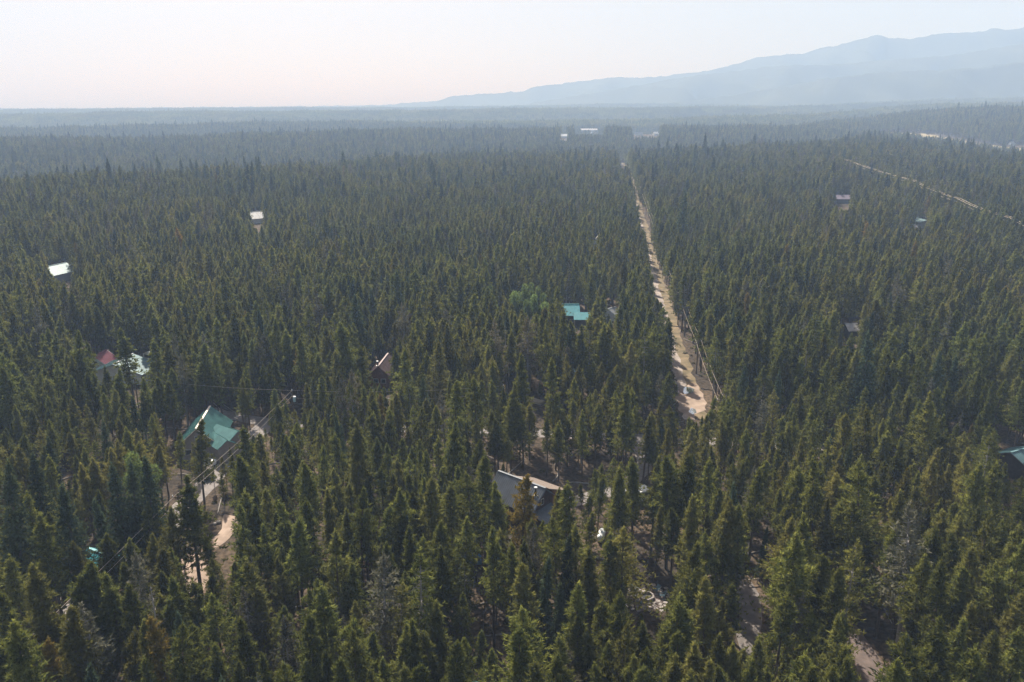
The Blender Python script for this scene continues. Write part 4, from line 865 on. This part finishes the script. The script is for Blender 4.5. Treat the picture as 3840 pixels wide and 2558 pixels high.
NUM = lambda n: ['first', 'second', 'third', 'fourth', 'fifth', 'sixth', 'seventh', 'eighth', 'ninth', 'tenth', 'eleventh', 'twelfth', 'thirteenth', 'fourteenth', 'fifteenth', 'sixteenth', 'seventeenth', 'eighteenth', 'nineteenth', 'twentieth'][n] if n < 20 else ['twenty-', 'thirty-', 'forty-', 'fifty-'][min(3, n // 10 - 2)] + ['tenth', 'first', 'second', 'third', 'fourth', 'fifth', 'sixth', 'seventh', 'eighth', 'ninth'][n % 10]
rt_ = np.random.default_rng(77)
cand = []
for q in TOPS:
    px, py = q[0], q[1]; kind = q[2] if len(q) > 2 else 'pine'; h = q[3] if len(q) > 3 else rt_.uniform(12.5, 16)
    h = h * 1.2
    p_ = P(px, py, h)
    for _ in range(3):
        z_ = float(height(p_[:1], p_[1:2])[0]); p_ = P(px, py, h + z_)
    cand.append([p_[0], p_[1], h, kind])
for px, py in ASPENS:
    h = rt_.uniform(13, 15.5); p_ = P(px, py, h); cand.append([p_[0], p_[1], h, 'aspen'])
cx = np.array([c[0] for c in cand]); cyv = np.array([c[1] for c in cand]); chh = np.array([c[2] for c in cand])
okc = allowed(cx, cyv, chh, np.full(len(cx), 1.5), strict=False)
_save = list(OPEN); OPEN.clear()
keep_clear([(1868, 1768), (2040, 1835), (2080, 1838), (2030, 1925), (2000, 1925), (1930, 1880), (1880, 1820)], 128); keep_clear([(1960, 1790), (2110, 1836), (2050, 1838)], 128)
keep_clear([(790, 1530), (870, 1590), (880, 1640), (840, 1670), (790, 1600)], 160); keep_clear([(2240, 1988), (2270, 1988), (2270, 2018), (2240, 2018)], 112)
for o_ in _save[13:16] + _save[17:20]: OPEN.append(o_)
hard = allowed(cx, cyv, chh, np.full(len(cx), 1.5), strict=True); okc &= hard | np.array([c[3] == 'golden' for c in cand]); OPEN.clear(); OPEN.extend(_save)
for c in cand:
    if c[3] == 'aspen' and c[0] > 0: FOOT.append((c[0] - 3, c[1] + 9, 5.5))
EXPL = []
for c, k in zip(cand, okc):
    if not k: continue
    if any((c[0] - e[0]) ** 2 + (c[1] - e[1]) ** 2 < 1.3 ** 2 for e in EXPL): continue
    EXPL.append(c)
# fill: jittered rows of younger and older pines
def grid_points(r0, r1, sp, half, seed):
    rg = np.random.default_rng(seed); X, Y = np.meshgrid(np.arange(-r1 * math.sin(half) - 20, r1 * math.sin(half) + 20, sp), np.arange(0, r1 + 5, sp)); X = X.ravel(); Y = Y.ravel()
    X = X + rg.uniform(-.48, .48, len(X)) * sp; Y = Y + rg.uniform(-.48, .48, len(Y)) * sp
    r_ = np.hypot(X, Y); th = np.abs(np.arctan2(X, Y)); m_ = (r_ > r0) & (r_ < r1) & (th < half); return X[m_], Y[m_], rg
R_IND = 2150
FX, FY, FH, FK = [], [], [], []
for r0, r1, sp, sd_ in ((52, 180, 3.45, 1), (180, 520, 3.6, 2), (520, 1150, 4.2, 3), (1150, R_IND, 5.2, 4)):
    X, Y, rg = grid_points(r0, r1, sp, R(38), sd_)
    dens = .80 + .25 * smooth_noise(X, Y, 14, 21) + (.12 if r0 >= 180 else 0)
    keep = rg.uniform(size=len(X)) < np.clip(dens, .25, 1); X, Y = X[keep], Y[keep]
    Hh = 15.6 + 2.4 * smooth_noise(X, Y, 38, 31) + 1.0 * smooth_noise(X, Y, 11, 37) + rg.normal(size=len(X)) * 2.1
    Hh = np.clip(Hh, 6, 23)
    if r0 == 52: Hh = np.clip(Hh * .80 + rg.normal(size=len(X)) * 1.6, 3.5, 14)
    kd = np.full(len(X), 'pine', dtype=object); u = rg.uniform(size=len(X))
    kd[u < .035] = 'spruce'; kd[(u > .035) & (u < .085)] = 'grey'; kd[(u > .085) & (u < .092)] = 'golden'; kd[(u > .092) & (u < .096)] = 'snag'
    Hh = np.where(kd == 'spruce', Hh * 1.1, Hh); Hh = np.where(kd == 'grey', Hh * 1.12, Hh)
    if r0 >= 520:
        big = rg.uniform(size=len(X)) < .02; Hh = np.where(big, Hh * 1.4, Hh); kd = np.where(big, 'spruce', kd)
    ex = np.array([[e[0], e[1]] for e in EXPL]); m_ = np.ones(len(X), bool)
    if r0 < 500:
        for e in ex: m_ &= (X - e[0]) ** 2 + (Y - e[1]) ** 2 > 1.9 ** 2
    X, Y, Hh, kd = X[m_], Y[m_], Hh[m_], kd[m_]
    ok = allowed(X, Y, Hh, Hh * .12)
    small = rg.uniform(3.0, 7.5, len(X)); ok2 = ~ok; i2 = np.where(ok2)[0]
    if r0 < 520:
        ok3 = allowed(X[i2], Y[i2], small[i2], small[i2] * .14); Hh[i2[ok3]] = small[i2[ok3]]; ok[i2[ok3]] = True
    FX.append(X[ok]); FY.append(Y[ok]); FH.append(Hh[ok]); FK.append(kd[ok])
FX = np.concatenate(FX); FY = np.concatenate(FY); FH = np.concatenate(FH); FK = np.concatenate(FK)
# every explicit tree and the largest of the rest stand as objects
trees = [(e[0], e[1], e[2], e[3], True) for e in EXPL] + [(x, y, h, k, False) for x, y, h, k in zip(FX, FY, FH, FK)]
tx = np.array([t_[0] for t_ in trees]); ty = np.array([t_[1] for t_ in trees]); th_ = np.array([t_[2] for t_ in trees]); tk_ = np.array([t_[3] for t_ in trees], dtype=object); te = np.array([t_[4] for t_ in trees])
tz = height(tx, ty)
ppx, ppy, pdp = proj(tx, ty, tz + th_)
inframe = (ppx > -40) & (ppx < 3880) & (ppy < 2570)
size = th_ / pdp * FPX * np.where(te, 1.6, 1.0); size[~inframe] = -1
CAP = {'pine': 298, 'spruce': 60, 'grey': 60, 'golden': 14, 'snag': 14, 'aspen': 20}
single = np.zeros(len(tx), bool)
for k, c_ in CAP.items():
    idx = np.where((tk_ == k) & inframe)[0]; idx = idx[np.argsort(-size[idx])][:c_]; single[idx] = True
NAME = {'pine': 'pine_tree', 'spruce': 'spruce_tree', 'grey': 'weathered_pine', 'golden': 'golden_pine', 'snag': 'dead_tree', 'aspen': 'aspen_tree'}
WORD = {'pine': 'green pine', 'spruce': 'blue-green spruce', 'grey': 'weathered pine', 'golden': 'golden tinged pine', 'snag': 'bare dead tree', 'aspen': 'pale green aspen'}
GROUP = {'pine': 'pines of the near forest', 'spruce': 'spruces in the near forest', 'grey': 'weathered pines in the near forest', 'golden': 'golden tinged pines', 'snag': 'bare dead trees', 'aspen': 'pale aspens among the pines'}
MARKS = [(2000, 1830, 'grey roofed cabin'), (810, 1600, 'green roofed house'), (2255, 2002, 'white propane tank'), (2425, 2240, 'stone fire pit'), (2812, 2173, 'log rail'), (666, 1870, 'crossarm utility pole'), (1095, 1490, 'transformer pole'), (847, 1990, 'bright dirt clearing'),
         (2188, 2262, 'dark green shed'), (1785, 2100, 'blue tarp'), (3800, 1710, 'right edge dark cabin'), (1750, 2545, 'bottom edge green shed'), (3290, 2440, 'lower right shaded road'), (140, 2480, 'lower left shaded road'), (2595, 1500, 'dirt track\'s near end'),
         (3190, 1225, 'small pale grey roof'), (1435, 1380, 'red brown cabin'), (2140, 1175, 'teal roofed house'), (490, 1360, 'large pale teal roof'), (3450, 1905, 'right hand weathered pine'), (2810, 2400, 'narrow grey drive'), (1430, 2090, 'tall central weathered pine'), (570, 2190, 'lower left bare tree'), (3205, 2060, 'right hand dead-topped pine'), (2395, 1850, 'white camper van')]
mk = np.array([[m_[0], m_[1]] for m_ in MARKS], float)
buckets = {}
for i in np.where(single)[0]:
    d_ = np.hypot(mk[:, 0] - ppx[i], (mk[:, 1] - ppy[i])); j = int(np.argmin(d_)); dx, dy = ppx[i] - mk[j, 0], ppy[i] - mk[j, 1]
    if abs(dx) > abs(dy) * 1.3: s_ = 'left of' if dx < 0 else 'right of'
    elif abs(dy) > abs(dx) * 1.3: s_ = 'above' if dy < 0 else 'below'
    else: s_ = ('upper ' if dy < 0 else 'lower ') + ('left of' if dx < 0 else 'right of')
    buckets.setdefault((tk_[i], j, s_), []).append((d_[j], i))
LABEL = {}
for (k, j, s_), l_ in buckets.items():
    l_.sort()
    for n_, (_, i) in enumerate(l_):
        adj = 'tall ' if th_[i] > 15.5 else ('short ' if th_[i] < 10.5 else '')
        o_ = '' if len(l_) == 1 else ('nearest ' if n_ == 0 else NUM(n_) + ' nearest ')
        w_ = s_ if s_ in ('above', 'below') else 'to the ' + s_
        LABEL[i] = '%s%s, %s%s the %s' % (adj, WORD[k], o_, w_, MARKS[j][2])
rs_ = np.random.default_rng(9)
for i in np.where(single)[0]:
    k = tk_[i]; pr_ = PROTO[k][rs_.integers(len(PROTO[k]))]; sc = th_[i] / pr_[3]
    rt = empty(NAME[k], (tx[i], ty[i], tz[i] - .05), rs_.uniform(0, 6.28)); wd = sc * rs_.uniform(.88, 1.15)
    rt.scale = (wd, wd, sc); tag(rt, LABEL[i], 'dead tree' if k == 'snag' else 'tree', GROUP[k])
    if pr_[0] is not None: obj('crown', pr_[0], None, rt); obj('trunk', pr_[1], None, rt)
    else: obj('trunk', pr_[1], None, rt)

def scatter(name, pts, rot, scl, protos, which, label, cat):
    "one stuff object: geometry nodes place the prototypes' meshes on a point cloud"
    me = bpy.data.meshes.new(name); me.vertices.add(len(pts)); me.vertices.foreach_set('co', pts.astype(np.float32).ravel())
    a = me.attributes.new('rot', 'FLOAT_VECTOR', 'POINT'); a.data.foreach_set('vector', rot.astype(np.float32).ravel())
    a = me.attributes.new('scl', 'FLOAT_VECTOR', 'POINT'); a.data.foreach_set('vector', scl.astype(np.float32).ravel())
    a = me.attributes.new('pid', 'INT', 'POINT'); a.data.foreach_set('value', which.astype(np.int32))
    me.update(); o = bpy.data.objects.new(name, me); COL.objects.link(o)
    ng = bpy.data.node_groups.new(name, 'GeometryNodeTree'); ng.interface.new_socket('Geometry', in_out='INPUT', socket_type='NodeSocketGeometry'); ng.interface.new_socket('Geometry', in_out='OUTPUT', socket_type='NodeSocketGeometry')
    N = ng.nodes.new; L = ng.links.new; gi = N('NodeGroupInput'); go = N('NodeGroupOutput')
    jn = N('GeometryNodeJoinGeometry')
    for m_ in reversed(protos):
        po = bpy.data.objects.new(name + '_source', m_); oi = N('GeometryNodeObjectInfo'); oi.inputs['Object'].default_value = po; oi.transform_space = 'ORIGINAL'
        gt = N('GeometryNodeGeometryToInstance'); L(oi.outputs['Geometry'], gt.inputs[0]); L(gt.outputs[0], jn.inputs[0])
    ip = N('GeometryNodeInstanceOnPoints'); mp = N('GeometryNodeMeshToPoints'); L(gi.outputs[0], mp.inputs[0]); L(mp.outputs[0], ip.inputs['Points'])
    L(jn.outputs[0], ip.inputs['Instance']); ip.inputs['Pick Instance'].default_value = True
    def attr(nm, ty, sock):
        n_ = N('GeometryNodeInputNamedAttribute'); n_.data_type = ty; n_.inputs[0].default_value = nm; return n_.outputs[0]
    L(attr('pid', 'INT', 0), ip.inputs['Instance Index'])
    er = N('FunctionNodeEulerToRotation'); L(attr('rot', 'FLOAT_VECTOR', 0), er.inputs[0]); L(er.outputs[0], ip.inputs['Rotation'])
    L(attr('scl', 'FLOAT_VECTOR', 0), ip.inputs['Scale']); L(ip.outputs[0], go.inputs[0])
    md = o.modifiers.new('scatter', 'NODES'); md.node_group = ng
    tag(o, label, cat, kind='stuff'); return o
for k, nm, lb in (('pine', 'pine_forest', 'dense pine forest filling the plain and the first slopes beyond'), ('spruce', 'spruce_woods', 'darker spruces scattered through the pine forest'), ('grey', 'weathered_woods', 'weathered grey pines scattered through the forest'),
                  ('golden', 'golden_woods', 'a few golden pines scattered through the forest'), ('snag', 'dead_woods', 'bare dead trees scattered through the forest')):
    idx = np.where((tk_ == k) & ~single)[0]
    if not len(idx): continue
    n_ = len(idx); wh = rs_.integers(0, len(PROTO[k]), n_); sc = th_[idx] / PROTO[k][0][3]; wd = sc * rs_.uniform(.85, 1.2, n_) * np.where(pdp[idx] > 500, 1.12, 1.0)
    rot = np.stack([rs_.normal(size=n_) * .02, rs_.normal(size=n_) * .02, rs_.uniform(0, 6.28, n_)], -1)
    scatter(nm, np.stack([tx[idx], ty[idx], tz[idx] - .1], -1), rot, np.stack([wd, wd, sc], -1), [p_[2] for p_ in PROTO[k]], wh, lb, 'forest')
print('TREES', len(tx), 'single', single.sum(), {k: int(((tk_ == k) & single).sum()) for k in CAP})

# ------------------------------------------------------------------ beyond the first crest: stands of trees
def stand(seed, S_, n, tris):
    rg = np.random.default_rng(seed); k = int(math.sqrt(n)); q = (np.arange(k) + .5) / k - .5; X, Y = np.meshgrid(q, q); X = (X.ravel() + rg.uniform(-.45, .45, k * k) / k) * S_; Y = (Y.ravel() + rg.uniform(-.45, .45, k * k) / k) * S_
    out = []; tn = []
    for x, y in zip(X, Y):
        h = float(np.clip(rg.normal(14.5, 2.0), 8, 20)); r0 = h * rg.uniform(.10, .145); t0 = rg.uniform()
        if rg.uniform() < .03: h *= 1.3
        u = rg.uniform(0, 1, tris) ** .9; az = rg.uniform(0, 6.283, tris); rr = r0 * (1 - u) ** .75 + .1; zz = h * (.25 + .75 * u * .97)
        c = np.stack([x + np.cos(az) * rr * .55, y + np.sin(az) * rr * .55, zz], -1); d = unit(np.stack([np.cos(az) * .8, np.sin(az) * .8, rg.uniform(-.2, .9, tris)], -1))
        out.append(blades(c, d, h * .115, h * .085, rg)); tn.append(np.clip(t0 * .6 + rg.uniform(0, .4, tris), 0, 1))
        an = np.linspace(0, 2 * math.pi, 6) + rg.uniform(0, 1); r7 = r0 * .72
        out.append(np.array([[[x + r7 * math.cos(an[q]), y + r7 * math.sin(an[q]), h * .2], [x + r7 * math.cos(an[q + 1]), y + r7 * math.sin(an[q + 1]), h * .2], [x, y, h * .97]] for q in range(5)])); tn.append(np.full(5, t0 * .4))  # inner cone added to block light through the crown, in a darker tint
        # top spire
        out.append(np.array([[[x - r0 * .3, y, h * .86], [x + r0 * .3, y, h * .86], [x, y, h * 1.02]]])); tn.append(np.array([t0]))
        out.append(np.array([[[x - .12, y, 0], [x + .12, y, 0], [x, y, h * .9]]])); tn.append(np.array([.1]))
    V_ = np.concatenate(out); return tri_mesh('stand', V_, np.concatenate(tn))
def mk_stands(S_, n, tris, seeds):
    l_ = []
    for s_ in seeds: m_ = stand(s_, S_, n, tris); m_.materials.append(M['pine']); l_.append(m_)
    return l_
def place_stands(name, r0, r1, S_, meshes, label, seed):
    rg = np.random.default_rng(seed); hw = R(38); X, Y = np.meshgrid(np.arange(-r1, r1, S_), np.arange(0, r1, S_)); X = X.ravel(); Y = Y.ravel(); r_ = np.hypot(X, Y)
    m_ = (r_ > r0) & (r_ < r1) & (np.abs(np.arctan2(X, Y)) < hw); X, Y = X[m_], Y[m_]
    n = len(X); ok = allowed(X, Y, np.full(n, 16.), np.full(n, 2.), strict=True); X, Y = X[ok], Y[ok]; n = len(X)
    Z = height(X, Y); e = 8.; gx = (height(X + e, Y) - height(X - e, Y)) / (2 * e); gy = (height(X, Y + e) - height(X, Y - e)) / (2 * e)
    q4 = rg.integers(0, 4, n) * (math.pi / 2)
    rot = np.zeros((n, 3))
    for i in range(n):
        nrm = Vector((-gx[i], -gy[i], 1)).normalized(); e_ = (nrm.to_track_quat('Z', 'Y').to_matrix().to_4x4())
        # keep the square's edges roughly on the grid
        yax = (Vector((0, 1, 0)) - nrm * nrm.y).normalized(); xax = yax.cross(nrm); mm = Matrix((xax, yax, nrm)).transposed(); rot[i] = (mm @ Matrix.Rotation(q4[i], 3, 'Z')).to_euler()
    scz = rg.uniform(.9, 1.12, n); scl = np.stack([np.ones(n) * 1.01, np.ones(n) * 1.01, scz], -1)
    print(name, n)
    return scatter(name, np.stack([X, Y, Z - .3], -1), rot, scl, meshes, rg.integers(0, len(meshes), n), label, 'forest')
place_stands('pine_forest', R_IND - 12, 2900, 24, mk_stands(24, 30, 30, range(400, 408)), 'hazy pine forest on the slopes beyond the valley', 11)
place_stands('distant_forest', 2890, 5100, 64, mk_stands(64, 196, 14, range(420, 426)), 'blue hazy forest of the far ridges below the mountains', 12)

# ------------------------------------------------------------------ undergrowth and forest litter near the camera
def bush_mesh(seed):
    r = np.random.default_rng(seed); n = 90; q = unit(r.normal(size=(n, 3)) * [1, 1, .8]); q[:, 2] = np.abs(q[:, 2]); c = q * r.uniform(.2, .6, n)[:, None]; return blades(c, unit(q + r.normal(size=(n, 3)) * .5), .35, .14, r), r.uniform(0, 1, n)
bm = []
for s_ in range(4):
    C, ti = bush_mesh(500 + s_); m_ = tri_mesh('bush', C, ti); m_.materials.append(M['bushleaf']); bm.append(m_)
def log_mesh(seed):
    r = np.random.default_rng(seed); L_ = r.uniform(4, 8); m_ = MB().tube([(-L_ / 2, 0, .12), (0, r.normal() * .15, .14), (L_ / 2, 0, .16)], [.14, .12, .06], 5).mesh('log'); m_.materials.append(M['deadwood']); return m_
X, Y, rg = grid_points(60, 330, 4.2, R(38), 61)
keep = rg.uniform(size=len(X)) < np.clip(.45 + .5 * smooth_noise(X, Y, 17, 41), 0, 1); X, Y = X[keep], Y[keep]; ok = allowed(X, Y, np.full(len(X), .8), np.full(len(X), .5), strict=False); X, Y = X[ok], Y[ok]; n_ = len(X)
sc = rg.uniform(.4, 1.5, n_)
scatter('undergrowth', np.stack([X, Y, height(X, Y)], -1), np.stack([X * 0, X * 0, rg.uniform(0, 6.28, n_)], -1), np.stack([sc, sc, sc * .8], -1), bm, rg.integers(0, 4, n_), 'low dry bushes and grass tufts on the forest floor', 'undergrowth')
X, Y, rg = grid_points(60, 260, 9, R(36), 62); ok = allowed(X, Y, np.full(len(X), .8), np.full(len(X), 2.5), strict=False); X, Y = X[ok], Y[ok]; n_ = len(X)
scatter('forest_debris', np.stack([X, Y, X * 0], -1), np.stack([X * 0, X * 0, rg.uniform(0, 6.28, n_)], -1), np.ones((n_, 3)), [log_mesh(i) for i in range(5)], rg.integers(0, 5, n_), 'fallen bleached trunks lying on the forest floor', 'fallen logs')
